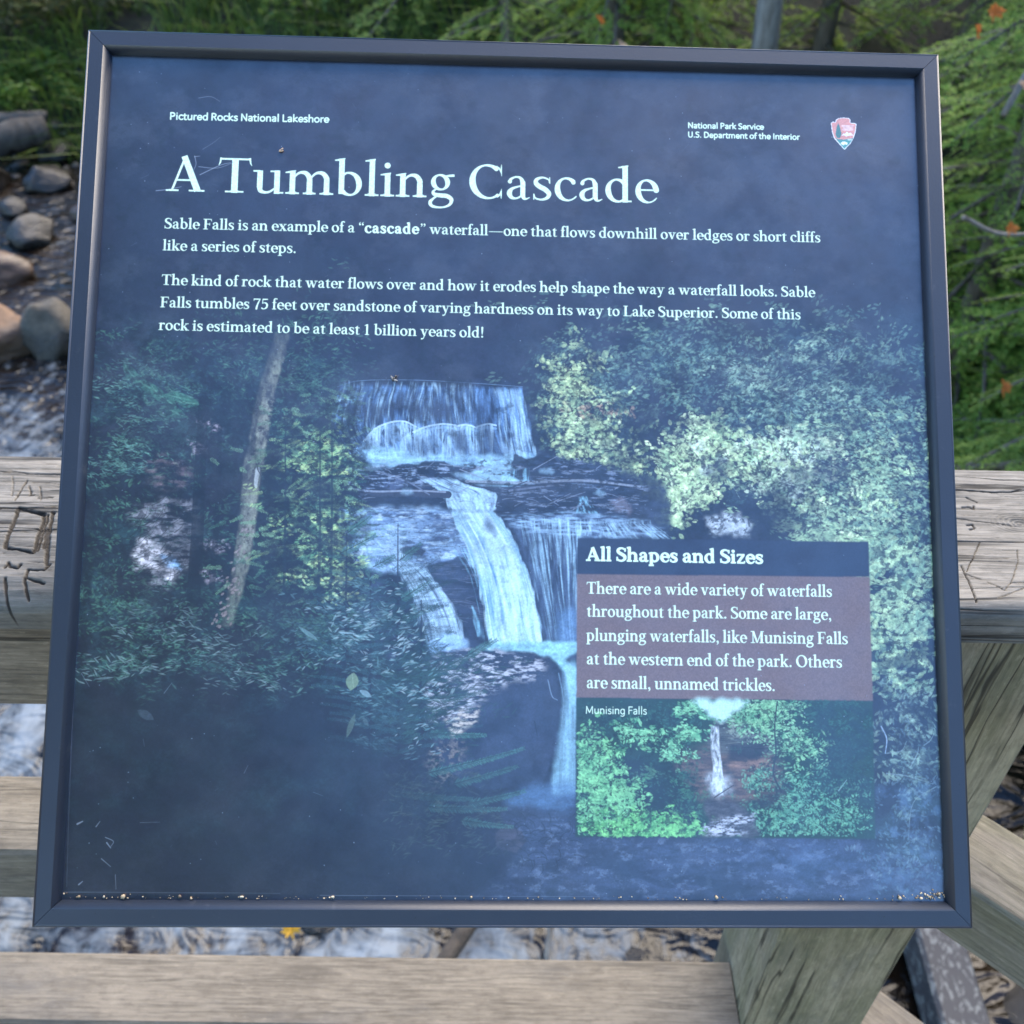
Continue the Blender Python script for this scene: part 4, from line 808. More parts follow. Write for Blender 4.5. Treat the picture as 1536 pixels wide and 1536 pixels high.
def leafy(name, a, b_, warm=None, trans=.45):
    """leaves or needles: each one its own tone between two greens"""
    m, nt, b = node_mat(name)
    g = nt.nodes.new('ShaderNodeNewGeometry')
    r = ramp(nt, g.outputs['Random Per Island'], [(0., a), (.7, b_), (1., warm or [min(1, c*1.5) for c in b_])])
    n = nd(nt, 'ShaderNodeTexNoise', Scale=2.2, Detail=3.); nt.links.new(mapped(nt, (1, 1, 1)), n.inputs['Vector'])
    c = mix(nt, ramp(nt, n.outputs[0], [(.35, .5), (.65, 0.)]).outputs[0], r.outputs[0], a)
    nt.links.new(c, b.inputs['Base Color']); b.inputs['Roughness'].default_value = .6; b.inputs['Specular IOR Level'].default_value = .3
    t = nt.nodes.new('ShaderNodeBsdfTranslucent'); nt.links.new(c, t.inputs[0])
    ms = nt.nodes.new('ShaderNodeMixShader'); ms.inputs[0].default_value = trans
    nt.links.new(b.outputs[0], ms.inputs[1]); nt.links.new(t.outputs[0], ms.inputs[2])
    nt.links.new(ms.outputs[0], nt.nodes['Material Output'].inputs[0])
    return m
def plain(name, c, rough=.6, metal=0.):
    m, nt, b = node_mat(name)
    n = nd(nt, 'ShaderNodeTexNoise', Scale=40., Detail=4.); nt.links.new(mapped(nt, (1, 1, 1)), n.inputs['Vector'])
    nt.links.new(mix(nt, ramp(nt, n.outputs[0], [(.3, 0.), (.7, 1.)]).outputs[0], [x*.75 for x in c], [min(1, x*1.2) for x in c]), b.inputs['Base Color'])
    b.inputs['Roughness'].default_value = rough; b.inputs['Metallic'].default_value = metal
    return m
def bark(name, a, c):
    m, nt, b = node_mat(name)
    n = nd(nt, 'ShaderNodeTexNoise', Scale=1., Detail=7., Roughness=.65); nt.links.new(mapped(nt, (16, 16, 4)), n.inputs['Vector'])
    nt.links.new(mix(nt, ramp(nt, n.outputs[0], [(.35, 0.), (.65, 1.)]).outputs[0], a, c), b.inputs['Base Color']); b.inputs['Roughness'].default_value = .9
    bp = nd(nt, 'ShaderNodeBump', Strength=.8, Distance=.02); nt.links.new(n.outputs[0], bp.inputs['Height']); nt.links.new(bp.outputs[0], b.inputs['Normal'])
    return m

def box(x0, x1, y0, y1, z0, z1, bev=.004):
    """a squared timber with eased edges along X"""
    p = []
    for (y, z) in ((y0+bev, z0), (y1-bev, z0), (y1, z0+bev), (y1, z1-bev), (y1-bev, z1), (y0+bev, z1), (y0, z1-bev), (y0, z0+bev)): p.append((y, z))
    v = [(x0, y, z) for y, z in p]+[(x1, y, z) for y, z in p]
    f = [tuple(range(7, -1, -1)), tuple(range(8, 16))]+[(i, (i+1) % 8, (i+1) % 8+8, i+8) for i in range(8)]
    return v, f
def tube(pts, rad, seg=10, rough=0., sd=0, cap=True):
    """a bent round limb through points"""
    g = np.random.default_rng(sd); p = np.array(pts, float); n = len(p); rad = np.interp(np.linspace(0, 1, n), np.linspace(0, 1, len(rad)), rad)
    v = []
    for i in range(n):
        d = p[min(i+1, n-1)]-p[max(i-1, 0)]; d /= np.linalg.norm(d)+1e-9
        a = np.cross(d, (0, 0, 1.) if abs(d[2]) < .9 else (1., 0, 0)); a /= np.linalg.norm(a); b = np.cross(d, a)
        for k in range(seg):
            t = 2*math.pi*k/seg; r = rad[i]*(1+rough*g.normal())
            v.append(p[i]+r*(a*math.cos(t)+b*math.sin(t)))
    f = [(i*seg+k, i*seg+(k+1) % seg, (i+1)*seg+(k+1) % seg, (i+1)*seg+k) for i in range(n-1) for k in range(seg)]
    if cap: f += [tuple(range(seg-1, -1, -1)), tuple(range((n-1)*seg, n*seg))]
    return v, f
def join(parts):
    V, F, o = [], [], 0
    for v, f in parts:
        V += [tuple(a) for a in v]; F += [tuple(i+o for i in q) for q in f]; o += len(v)
    return V, F
def curve_pts(pts, n=6): return [tuple(a) for a in _cat([tuple(p) for p in pts], n)]
# ------------------------------------------------------------------ the wayside panel in its frame
SIGN = Matrix([[0.99955367, -0.00333156, 0.0296879, 0.00117698], [0.02301396, 0.71950248, -0.69410845, 0.51865782], [-0.01904806, 0.69448188, 0.71925801, 1.16091093], [0, 0, 0, 1]])
sign = empty('information_sign', mat=SIGN)
tag(sign, 'square framed information panel about a tumbling cascade, tilted over the wooden railing', 'sign')

# sheet
def wear():
    """scuffs, specks and dried water marks that years outdoors left on the sheet"""
    g = rng
    for _ in range(130):                                  # dried drops
        x, y = g.uniform(150, 1390), g.uniform(95, 1330)
        r = g.uniform(2, 9)*(1 if g.random() < .8 else 1.8)
        pts = [(x+r*math.cos(a)*g.uniform(.6, 1.3), y+r*.7*math.sin(a)*g.uniform(.6, 1.3)) for a in np.linspace(0, 6.28, 9)[:-1]]
        m_, y0, x0 = poly(pts, 1.5, 2); lay(m_, y0, x0, lin(14, 16, 26), g.uniform(.08, .3))
    m_, y0, x0 = poly([(884, 150), (896, 146), (906, 151), (902, 158), (888, 158)], 1.2); lay(m_, y0, x0, lin(14, 18, 30), .6)
    grain = noise(TEX, TEX, 2.6, 2.6, 2); IMG[:] *= (.86+.28*grain)[..., None]
    for _ in range(420):
        x, y = g.uniform(110, 1410), g.uniform(90, 1350); tx, ty = T([(x, y)])[0]
        dab(tx, ty, g.uniform(.8, 1.8), g.uniform(.6, 1.3), g.uniform(0, 3), lin(150, 160, 172), g.uniform(.15, .7))
    for pts, w_, a_ in (([(300, 262), (330, 248), (346, 244)], 1., .7), ([(298, 250), (326, 252), (352, 243)], .8, .6), ([(292, 234), (294, 246), (290, 256)], 1., .6), ([(234, 286), (252, 284), (272, 280)], 1.2, .6), ([(292, 235), (300, 234)], 1, .6),
                       ([(298, 147), (316, 145), (330, 152)], .8, .4), ([(304, 224), (320, 214), (330, 206)], .7, .3), ([(160, 1264), (166, 1272)], 1.6, .5), ([(158, 1256), (170, 1262), (166, 1270)], .9, .5), ([(152, 1288), (166, 1300)], .8, .5),
                       ([(173, 1312), (174, 1334)], .7, .4), ([(116, 1236), (124, 1232)], 2.4, .5), ([(144, 1240), (150, 1232)], 1.4, .4), ([(118, 1327), (124, 1322)], 1.6, .5), ([(246, 1040), (258, 1024)], .7, .35), ([(122, 1010), (134, 1030)], .8, .3),
                       ([(96, 1338), (420, 1340)], .5, .3), ([(480, 1343), (900, 1345)], .5, .35), ([(112, 1000), (104, 1200), (100, 1330)], .6, .25), ([(210, 1234), (240, 1233)], .5, .3), ([(366, 1160), (372, 1148)], .6, .3), ([(1090, 560), (1108, 548)], .7, .3)):
        line(pts, w_, w_*.5, lin(160, 168, 180), a_)
    for _ in range(50):
        x, y = g.uniform(110, 1400), g.uniform(100, 1340); a = g.uniform(0, 3.14); l2 = g.uniform(4, 22)
        line([(x, y), (x+l2*math.cos(a), y+l2*math.sin(a)*.6)], .5, .3, lin(140, 150, 165), g.uniform(.1, .3), False)
wear()
img = bpy.data.images.new('printed_sheet', TEX, TEX, float_buffer=True)
img.colorspace_settings.name = 'Linear Rec.709'
px = np.ones((TEX, TEX, 4), np.float32); px[..., :3] = IMG[::-1]
img.pixels.foreach_set(px.ravel()); img.update()
m_print, nt, b = node_mat('printed sheet')
uv = nt.nodes.new('ShaderNodeUVMap'); ti = nt.nodes.new('ShaderNodeTexImage'); ti.image = img; ti.interpolation = 'Cubic'; ti.extension = 'EXTEND'
nt.links.new(uv.outputs[0], ti.inputs[0]); nt.links.new(ti.outputs[0], b.inputs['Base Color'])
n1 = nd(nt, 'ShaderNodeTexNoise', Scale=14., Detail=6., Roughness=.65); nt.links.new(mapped(nt, (1, 1, 1)), n1.inputs['Vector'])
nt.links.new(ramp(nt, n1.outputs[0], [(.3, .30), (.7, .42)]).outputs[0], b.inputs['Roughness'])
b.inputs['Specular IOR Level'].default_value = .6
n3 = nd(nt, 'ShaderNodeTexNoise', Scale=26., Detail=9., Roughness=.72); nt.links.new(mapped(nt, (1, 1, 1)), n3.inputs['Vector'])
nt.links.new(ramp(nt, n3.outputs[0], [(.34, .55), (.58, .9)]).outputs[0], b.inputs['Coat Weight']); b.inputs['Coat Roughness'].default_value = .26; b.inputs['Coat IOR'].default_value = 1.88
n2 = nd(nt, 'ShaderNodeTexNoise', Scale=900., Detail=2.); nt.links.new(mapped(nt, (1, 1, 1)), n2.inputs['Vector'])
bp = nd(nt, 'ShaderNodeBump', Strength=.08, Distance=.0005); nt.links.new(n2.outputs[0], bp.inputs['Height']); nt.links.new(bp.outputs[0], b.inputs['Normal'])
h_ = HALF
pv = [(-h_, -h_, -.006), (h_, -h_, -.006), (h_, h_, -.006), (-h_, h_, -.006), (-h_, -h_, -.0095), (h_, -h_, -.0095), (h_, h_, -.0095), (-h_, h_, -.0095)]
panel = mesh('printed_panel', pv, [(0, 1, 2, 3), (7, 6, 5, 4), (0, 4, 5, 1), (1, 5, 6, 2), (2, 6, 7, 3), (3, 7, 4, 0)], m_print, sign)
uvl = panel.data.uv_layers.new(name='UVMap')
for lp in panel.data.loops:
    c = panel.data.vertices[lp.vertex_index].co; uvl.data[lp.index].uv = ((c.x+h_)/(2*h_), (c.y+h_)/(2*h_))

m_frame, nt, b = node_mat('slate powder coat')
n1 = nd(nt, 'ShaderNodeTexNoise', Scale=620., Detail=3., Roughness=.6); nt.links.new(mapped(nt, (1, 1, 1)), n1.inputs['Vector'])
n2 = nd(nt, 'ShaderNodeTexNoise', Scale=9., Detail=5.); nt.links.new(mapped(nt, (1, 1, 1)), n2.inputs['Vector'])
fc_ = mix(nt, ramp(nt, n2.outputs[0], [(.3, 0.), (.7, 1.)]).outputs[0], (.010, .015, .026), (.015, .022, .036))
n3 = nd(nt, 'ShaderNodeTexNoise', Scale=60., Detail=9., Roughness=.75); nt.links.new(mapped(nt, (1, 1, 1)), n3.inputs['Vector'])
fc_ = mix(nt, ramp(nt, n3.outputs[0], [(.60, 0.), (.74, .35)]).outputs[0], fc_, (.10, .105, .11))
n4 = nd(nt, 'ShaderNodeTexVoronoi', Scale=95.); nt.links.new(mapped(nt, (1, 1, 1)), n4.inputs['Vector'])
fc_ = mix(nt, ramp(nt, n4.outputs['Distance'], [(.035, .8), (.06, 0.)]).outputs[0], fc_, (.006, .007, .008))
nt.links.new(fc_, b.inputs['Base Color'])
b.inputs['Roughness'].default_value = .46; b.inputs['Specular IOR Level'].default_value = .5; b.inputs['IOR'].default_value = 1.62
bp = nd(nt, 'ShaderNodeBump', Strength=.14, Distance=.0006); nt.links.new(n1.outputs[0], bp.inputs['Height']); nt.links.new(bp.outputs[0], b.inputs['Normal'])
prof = [(.0005, -.030), (0, -.0022), (.0003, -.0010), (.0010, -.0003), (.0018, 0), (.0021, 0), (.0116, 0), (.0120, 0), (.0132, -.0004), (.0144, -.0014), (.0153, -.0030), (.0158, -.0056), (.0158, -.0120), (.0020, -.0300)]
HO = .305
for k in range(4):
    a = k*math.pi/2; ca, sa = math.cos(a), math.sin(a); g_ = .00018; v = []
    for s in (-1, 1):
        for d, z in prof:
            x, y = s*(HO-d-g_), HO-d
            v.append((x*ca-y*sa, x*sa+y*ca, z))
    n = len(prof)
    f = [(i, i+n, (i+1) % n+n, (i+1) % n) for i in range(n)]+[tuple(range(n)), tuple(range(2*n-1, n-1, -1))]
    o = mesh('frame_side', v, f, m_frame, sign)
    for i_, p_ in enumerate(o.data.polygons): p_.use_smooth = i_ < n-2 and i_ not in (0, 5)
m_alu = plain('grey aluminium', (.32, .33, .34), .45, .8)
v, f = box(-.284, .284, -.284, .284, -.0285, -.0215, .002)
mesh('backing_plate', v, f, m_alu, sign)
inv = SIGN.inverted()
for sx in (-.16, .16):                                    # two plates stand on the rail cap and carry the panel
    prof2 = [(.535, 1.0510), (.655, 1.0510), (.655, 1.252), (.535, 1.135)]
    v = []
    for x in (sx-.004, sx+.004):
        for y, z in prof2:
            v.append(inv @ Vector((x, y, z)))
    f = [(0, 1, 2, 3), (7, 6, 5, 4)]+[(i, i+4, (i+1) % 4+4, (i+1) % 4) for i in range(4)]
    mesh('mounting_bracket', v, f, m_alu, sign)
# ------------------------------------------------------------------ the timber railing
rail = empty('wooden_railing', (0, .56, 0))
tag(rail, 'weathered grey timber railing with carved flat top board behind the panel', 'railing')
W_cap = wood('silvered cap timber', (0.211, 0.197, 0.172), (0.107, 0.1, 0.086), 1., 0., 3.)
W_dark = wood('brown weathered timber', (0.31, 0.255, 0.189), (0.164, 0.133, 0.097), .9, .0, 9.)
W_mid = wood('pale weathered timber', (0.208, 0.184, 0.144), (0.128, 0.11, 0.085), .5, 0., 17.)
W_low = wood('sanded weathered timber', (0.183, 0.162, 0.131), (0.13, 0.114, 0.091), .35, 0., 23.)
W_post = wood('greenish weathered timber', (0.324, 0.276, 0.185), (0.187, 0.157, 0.102), .9, .35, 31.)
P0 = Vector((0, .56, 0))
def timber(name, x0, x1, y0, y1, z0, z1, mat, label=None, bev=.004):
    """timber along X, its mesh centred on itself"""
    c = Vector(((x0+x1)/2, (y0+y1)/2, (z0+z1)/2))
    v, f = box(x0-c.x, x1-c.x, y0-c.y, y1-c.y, z0-c.z, z1-c.z, bev)
    o = mesh(name, v, f, mat, rail, loc=c-P0)
    if label: o['label'] = label
    return o
# the cap board is carved: its upper side is modelled as a fine relief
def cap_board():
    g = np.random.default_rng(5)
    x0, x1, ya, yb, zt, zb = -1.62, .62, .495, .668, 1.050, 1.012
    # finer steps where the carvings are
    xs = np.concatenate([np.arange(x0, -.47, .006), np.arange(-.47, -.33, .0007), np.arange(-.33, .325, .004), np.arange(.325, .46, .0007), np.arange(.46, x1+.001, .006)])
    ys = np.arange(ya, yb+.0001, .0007)
    X, Y = np.meshgrid(xs, ys, indexing='ij')
    def n2(cx, cy, o=4):
        h, w = X.shape; a = np.zeros_like(X); amp = 1
        for k in range(o):
            gr = g.random((int((x1-x0)/cx*2**k)+3, int((yb-ya)/cy*2**k)+3)); u = (X-x0)/cx*2**k; v = (Y-ya)/cy*2**k
            i = u.astype(int); j = v.astype(int); fu = u-i; fv = v-j; fu = fu*fu*(3-2*fu); fv = fv*fv*(3-2*fv)
            a += amp*((gr[i, j]*(1-fu)+gr[i+1, j]*fu)*(1-fv)+(gr[i, j+1]*(1-fu)+gr[i+1, j+1]*fu)*fv-.5); amp *= .5
        return a
    H = .0009*n2(.10, .012)+.0005*n2(.05, .003, 3)
    groove = np.zeros_like(X); wob = .0012*n2(.006, .006, 3); wob2 = .0012*n2(.006, .006, 3)
    def cut(pts, wd, dep, ragged=1.):
        nonlocal groove
        d = np.full(X.shape, 9.); XX, YY = X+wob*ragged, Y+wob2*ragged
        for (ax, ay), (bx, by) in zip(pts[:-1], pts[1:]):
            sel = (X > min(ax, bx)-.01) & (X < max(ax, bx)+.01)
            if not sel.any(): continue
            dx, dy = bx-ax, by-ay; t = np.clip(((XX[sel]-ax)*dx+(YY[sel]-ay)*dy)/(dx*dx+dy*dy+1e-12), 0, 1)
            d[sel] = np.minimum(d[sel], np.hypot(XX[sel]-ax-t*dx, YY[sel]-ay-t*dy))
        groove = np.maximum(groove, np.clip(1-d/(wd*.78), 0, 1)*dep)
    cut([(-.4033, .5955), (-.3788, .5872), (-.3697, .5417), (-.3944, .5469), (-.4033, .5955)], .0024, .0034)
    cut([(-.4033, .5945), (-.3788, .5862)], .0026, .003); cut([(-.3760, .5872), (-.3675, .5440)], .002, .003)
    cut([(-.4102, .6044), (-.4106, .6176), (-.411, .6311)], .0013, .002); cut([(-.3849, .5244), (-.385, .53), (-.3816, .5256), (-.3756, .524), (-.3747, .528)], .0019, .003)
    cut([(-.3603, .4991), (-.3647, .5107), (-.367, .5233), (-.3537, .5222), (-.3523, .5285)], .0019, .003); cut([(-.3652, .515), (-.358, .5119), (-.3505, .5099)], .0017, .0026)
    cut([(-.3729, .5898), (-.3663, .5629), (-.3599, .5442), (-.3546, .5284)], .0026, .003); cut([(-.3700, .5700), (-.3640, .5480)], .003, .003)
    cut([(-.3745, .4936), (-.378, .504), (-.3803, .5136)], .002, .003); cut([(-.4061, .6231), (-.4015, .6178), (-.4005, .6112), (-.3978, .6126)], .0012, .0018)
    cut([(-.397, .6233), (-.393, .6153), (-.389, .6049)], .001, .0016); cut([(-.3926, .6079), (-.3806, .609)], .0014, .0016); cut([(-.4258, .6363), (-.4206, .6268), (-.4153, .6108)], .0009, .0014)
    for q, wd in (([(-.46, .6445), (-.4252, .643), (-.4122, .6405), (-.37, .641)], .0011), ([(-.46, .564), (-.4058, .5649), (-.3878, .5672), (-.3644, .5684), (-.33, .569)], .0010), ([(-.4179, .5934), (-.3941, .5949), (-.3738, .5974)], .0006),
                  ([(.33, .639), (.3798, .6363), (.411, .6344), (.423, .635), (.436, .638), (.46, .641)], .0013), ([(.34, .602), (.3666, .5987), (.3891, .5948), (.4162, .589), (.45, .586)], .0007), ([(.33, .5698), (.3566, .5702), (.4087, .5705), (.45, .571)], .0008),
                  ([(.3484, .5409), (.348, .5247), (.3462, .503)], .0011), ([(.373, .5697), (.3603, .5499), (.3502, .5355)], .0006), ([(.347, .5339), (.3584, .5272)], .0007), ([(.3615, .5242), (.3718, .5154), (.3796, .5231), (.3939, .5458), (.3992, .5604)], .0005),
                  ([(.3797, .5235), (.39, .5241), (.42, .525)], .0008), ([(.3632, .5064), (.3875, .518)], .0005), ([(.3746, .6132), (.3801, .6142), (.3838, .6116), (.3851, .6153)], .0014), ([(.3706, .5909), (.3755, .5919), (.3753, .5867), (.3707, .5849)], .0014), ([(.383, .6272), (.3894, .6205)], .0011)):
        cut(q, wd*1.15, .0022, .5)
    for _ in range(150):
        x = g.uniform(-.5, .5); y = g.uniform(ya+.006, yb-.004); l = g.uniform(.02, .12); cut([(x, y), (x+l/2, y+g.normal(0, .0008)), (x+l, y+g.normal(0, .0012))], g.uniform(.0003, .0007), g.uniform(.0005, .0012), .3)
    kd = np.hypot((X-.4151)/1.7, Y-.5945); H += np.where(kd < .018, .0006*np.sin(kd*2600)*np.clip(1-kd/.018, 0, 1), 0)-.0016*np.clip(1-kd/.006, 0, 1)
    rnd = .011; ed = np.clip((ya+rnd-Y)/rnd, 0, 1); eb = np.clip((Y-yb+.005)/.005, 0, 1)
    Z = zt+H-groove-(1-np.sqrt(np.clip(1-ed**2, 0, 1)))*rnd-(1-np.sqrt(np.clip(1-eb**2, 0, 1)))*.005
    Z -= .010*np.clip((-X-.1)/.3, 0, 1)*np.clip((ya+.02-Y)/.02, 0, 1)
    nx, ny = X.shape; c = Vector((-.5, .5815, 1.03))
    top = np.stack([X-c.x, Y-c.y, Z-c.z], -1).reshape(-1, 3)
    i = np.arange(nx-1)[:, None]*ny; j = np.arange(ny-1)[None, :]
    F = np.stack([(i+j).ravel(), (i+ny+j).ravel(), (i+ny+j+1).ravel(), (i+j+1).ravel()], 1)
    base = len(top); fb = []
    bot = []
    for s, row in ((0, 0), (1, ny-1)):
        y = ya+.0015 if s == 0 else yb-.001
        bot.append(np.stack([xs-c.x, np.full(nx, y-c.y), np.full(nx, zb-c.z)], 1))
    V = np.vstack([top]+bot)
    k = np.arange(nx-1)
    F2 = np.stack([k*ny, base+k, base+k+1, (k+1)*ny], 1); F3 = np.stack([(k+1)*ny+ny-1, base+nx+k+1, base+nx+k, k*ny+ny-1], 1)
    F4 = np.stack([base+k, base+nx+k, base+nx+k+1, base+k+1], 1)
    o = mesh('cap_board', V, np.vstack([F, F2, F3, F4]), W_cap2, rail, loc=c-P0)
    sm = np.zeros(len(o.data.polygons), bool); sm[:len(F)] = True; o.data.polygons.foreach_set('use_smooth', sm)
    at_ = o.data.attributes.new('cut', 'FLOAT', 'POINT'); vals = np.zeros(len(V), np.float32); vals[:base] = np.clip(groove/.0022, 0, 1).ravel(); at_.data.foreach_set('value', vals)
    o['label'] = 'silvery top board with letters and a box carved into it'
W_cap2 = W_cap.copy(); nt = W_cap2.node_tree; b = nt.nodes['Principled BSDF']
at = nt.nodes.new('ShaderNodeAttribute'); at.attribute_name = 'cut'
src = b.inputs['Base Color'].links[0].from_socket
nt.links.new(mix(nt, ramp(nt, at.outputs['Fac'], [(.1, 0.), (.7, .93)]).outputs[0], src, (.028, .023, .018)), b.inputs['Base Color'])
cap_board()
timber('apron_board', -1.62, .297, .506, .544, .906, 1.0095, W_dark, 'brown board on edge under the top board')
timber('middle_rail', -1.62, .298, .497, .587, .600, .690, W_mid)
timber('bottom_rail', -1.62, .298, .502, .592, .190, .281, W_low)
def post(x, y, rz, z0, z1, w=.1455):
    v, f = box(-(z1-z0)/2, (z1-z0)/2, -w/2, w/2, -w/2, w/2, .006)
    o = mesh('post', v, f, W_post, rail); o.matrix_parent_inverse = Matrix()
    o.matrix_local = Matrix.Translation(Vector((x, y, (z0+z1)/2))-P0) @ Matrix.Rotation(rz, 4, 'Z') @ Matrix.Rotation(-math.pi/2, 4, 'Y')
post(.3725, .573, 0, -2.3, 1.0105); post(-1.45, .573, 0, -2.3, 1.0105); post(1.62, -.57, R(-42.3), -2.3, 1.0105)
def side_timber(name, s0, s1, na, nb, z0, z1, mat):
    """timbers of the section that turns back towards the viewer past the corner post"""
    dx, dy = .740, -.6726; nx, ny = .6726, .740
    L_ = (s1-s0)/2; w2 = (nb-na)/2
    v, f = box(-L_, L_, -w2, w2, -(z1-z0)/2, (z1-z0)/2)
    o = mesh(name, v, f, mat, rail)
    cx = dx*(s0+s1)/2+nx*(na+nb)/2; cy = dy*(s0+s1)/2+ny*(na+nb)/2
    o.matrix_local = Matrix.Translation(Vector((cx, cy, (z0+z1)/2))-P0) @ Matrix.Rotation(math.atan2(dy, dx), 4, 'Z')
    return o
side_timber('middle_rail', -.012, 1.55, .650, .743, .600, .690, wood('stained weathered timber', (0.204, 0.183, 0.152), (0.128, 0.113, 0.092), .5, .25, 41.))  # greenish brown stain blotched over the weathered timber
side_timber('bottom_rail', -.012, 1.55, .650, .743, .190, .281, W_low)
side_timber('cap_board', .16, 1.62, .66, .80, 1.013, 1.049, W_cap)
for (x, y, rz_, w) in ((.33, .4985, .0, .004),): pass
# ------------------------------------------------------------------ creek, banks, boardwalk deck
WL = -1.60
def smooth_noise(X, Y, cell, sd, o=4):
    g = np.random.default_rng(sd); a = np.zeros_like(X); amp = 1.; tot = 0
    for k in range(o):
        gr = g.random((97, 97)); u = (X/cell*2**k+31.7*k) % 96; v = (Y/cell*2**k+17.3*k) % 96
        i = u.astype(int); j = v.astype(int); fu = u-i; fv = v-j; fu = fu*fu*(3-2*fu); fv = fv*fv*(3-2*fv)
        a += amp*((gr[i, j]*(1-fu)+gr[i+1, j]*fu)*(1-fv)+(gr[i, j+1]*(1-fu)+gr[i+1, j+1]*fu)*fv-.5); tot += amp; amp *= .5
    return a/tot*2
BANK = np.array([(-40, 9.6), (-7, 9.1), (-4.4, 8.6), (-2.5, 7.9), (-.8, 6.6), (.5, 4.8), (1.5, 3.0), (2.0, 1.9), (2.2, .6), (2.3, -2), (3, -14)])
def bank_dist(X, Y):
    """how far beyond the far/right bank's foot a point lies (negative in the water)"""
    d = np.full(X.shape, 1e9); sg = np.ones(X.shape)
    for (ax, ay), (bx, by) in zip(BANK[:-1], BANK[1:]):
        dx, dy = bx-ax, by-ay; t = np.clip(((X-ax)*dx+(Y-ay)*dy)/(dx*dx+dy*dy), 0, 1)
        q = np.hypot(X-ax-t*dx, Y-ay-t*dy); s = np.sign(dx*(Y-ay)-dy*(X-ax)); u = q < d; d = np.where(u, q, d); sg = np.where(u, s, sg)
    return d*sg
def height(X, Y):
    d = bank_dist(X, Y); far = np.clip((Y-6)/4, 0, 1)
    h = WL-.25+np.where(d > 0, d*(.30+.32*far)+.16*np.clip(d/.5, 0, 1), np.maximum(d*.4, -.35))
    h = np.where(d > 16, WL-.25+16*(.3+.32*far)+.16+(d-16)*.12, h)
    return h+.10*smooth_noise(X, Y, 1.3, 3)*np.clip(d+.6, 0.3, 1.4)
def ground_z(x, y): return float(height(np.array([x], float), np.array([y], float))[0])
def sheet(name, x0, x1, y0, y1, n, m_, zf, mat, wx=None):
    xs = np.linspace(0, 1, n); xs = x0+(x1-x0)*xs; ys = y0+(y1-y0)*np.linspace(0, 1, m_)
    if wx: xs = wx(np.linspace(-1, 1, n)); ys = wx(np.linspace(-.55, 1, m_))
    X, Y = np.meshgrid(xs, ys, indexing='ij'); V = np.stack([X, Y, zf(X, Y)], -1).reshape(-1, 3)
    i = np.arange(n-1)[:, None]*m_; j = np.arange(m_-1)[None, :]
    F = np.stack([(i+j).ravel(), (i+m_+j).ravel(), (i+m_+j+1).ravel(), (i+j+1).ravel()], 1)
    return mesh(name, V, F, mat, smooth=True)
m_soil, nt, b = node_mat('forest soil')
n1 = nd(nt, 'ShaderNodeTexNoise', Scale=1.6, Detail=8., Roughness=.65); nt.links.new(mapped(nt, (1, 1, 1)), n1.inputs['Vector'])
n2 = nd(nt, 'ShaderNodeTexNoise', Scale=22., Detail=6., Roughness=.7); nt.links.new(mapped(nt, (1, 1, 1)), n2.inputs['Vector'])
c = mix(nt, ramp(nt, n1.outputs[0], [(.4, 0.), (.62, 1.)]).outputs[0], (.014, .011, .008), (.014, .022, .010))
c = mix(nt, ramp(nt, n2.outputs[0], [(.48, 0.), (.72, .7)]).outputs[0], c, (.05, .038, .025))
nt.links.new(c, b.inputs['Base Color']); b.inputs['Roughness'].default_value = .9
bp = nd(nt, 'ShaderNodeBump', Strength=.8, Distance=.05); nt.links.new(n2.outputs[0], bp.inputs['Height']); nt.links.new(bp.outputs[0], b.inputs['Normal'])
tag(sheet('ground', 0, 0, 0, 0, 240, 220, height, m_soil, wx=lambda t: np.sign(t)*(14*np.abs(t)+86*np.abs(t)**4)), kind='structure')

def rapids(X, Y):
    """0 in the calm reach, 1 in the broken water under the boardwalk"""
    return np.clip((4.9-Y)/2.0, 0, 1)
def water_z(X, Y):
    r = rapids(X, Y)
    return WL+.03*smooth_noise(X, Y*.6, .5, 8, 3)*(.25+r)+.03*r*smooth_noise(X, Y, .22, 9, 2)-.10*np.clip((2.6-Y)/2.6, 0, 1)
m_wat, nt, b = node_mat('creek water')
tc = nt.nodes.new('ShaderNodeTexCoord')
sep = nt.nodes.new('ShaderNodeSeparateXYZ'); nt.links.new(tc.outputs['Object'], sep.inputs[0])
n1 = nd(nt, 'ShaderNodeTexNoise', Scale=1., Detail=6., Roughness=.6, Distortion=.6); nt.links.new(mapped(nt, (5., 3., 1)), n1.inputs['Vector'])
n2 = nd(nt, 'ShaderNodeTexNoise', Scale=1., Detail=5., Roughness=.62, Distortion=.8); nt.links.new(mapped(nt, (19, 12, 1)), n2.inputs['Vector'])
n3 = nd(nt, 'ShaderNodeTexNoise', Scale=1., Detail=3.); nt.links.new(mapped(nt, (2.2, 2.8, 1)), n3.inputs['Vector'])
bed = mix(nt, ramp(nt, n3.outputs[0], [(.4, 0.), (.62, 1.)]).outputs[0], (.003, .003, .003), (.012, .0075, .004))
far = nd(nt, 'ShaderNodeMapRange'); nt.links.new(sep.outputs['Y'], far.inputs[0]); far.inputs[1].default_value = 3.6; far.inputs[2].default_value = 5.6; far.inputs[3].default_value = .07; far.inputs[4].default_value = -.2
lee_shade = nd(nt, 'ShaderNodeMapRange'); nt.links.new(sep.outputs['X'], lee_shade.inputs[0]); lee_shade.inputs[1].default_value = .2; lee_shade.inputs[2].default_value = 1.0; lee_shade.inputs[3].default_value = 0.; lee_shade.inputs[4].default_value = -.25  # foam thins to the right: calmer water, its shade put into the colour too
s0 = nd(nt, 'ShaderNodeMath', operation='ADD'); nt.links.new(lee_shade.outputs[0], s0.inputs[0]); nt.links.new(far.outputs[0], s0.inputs[1])
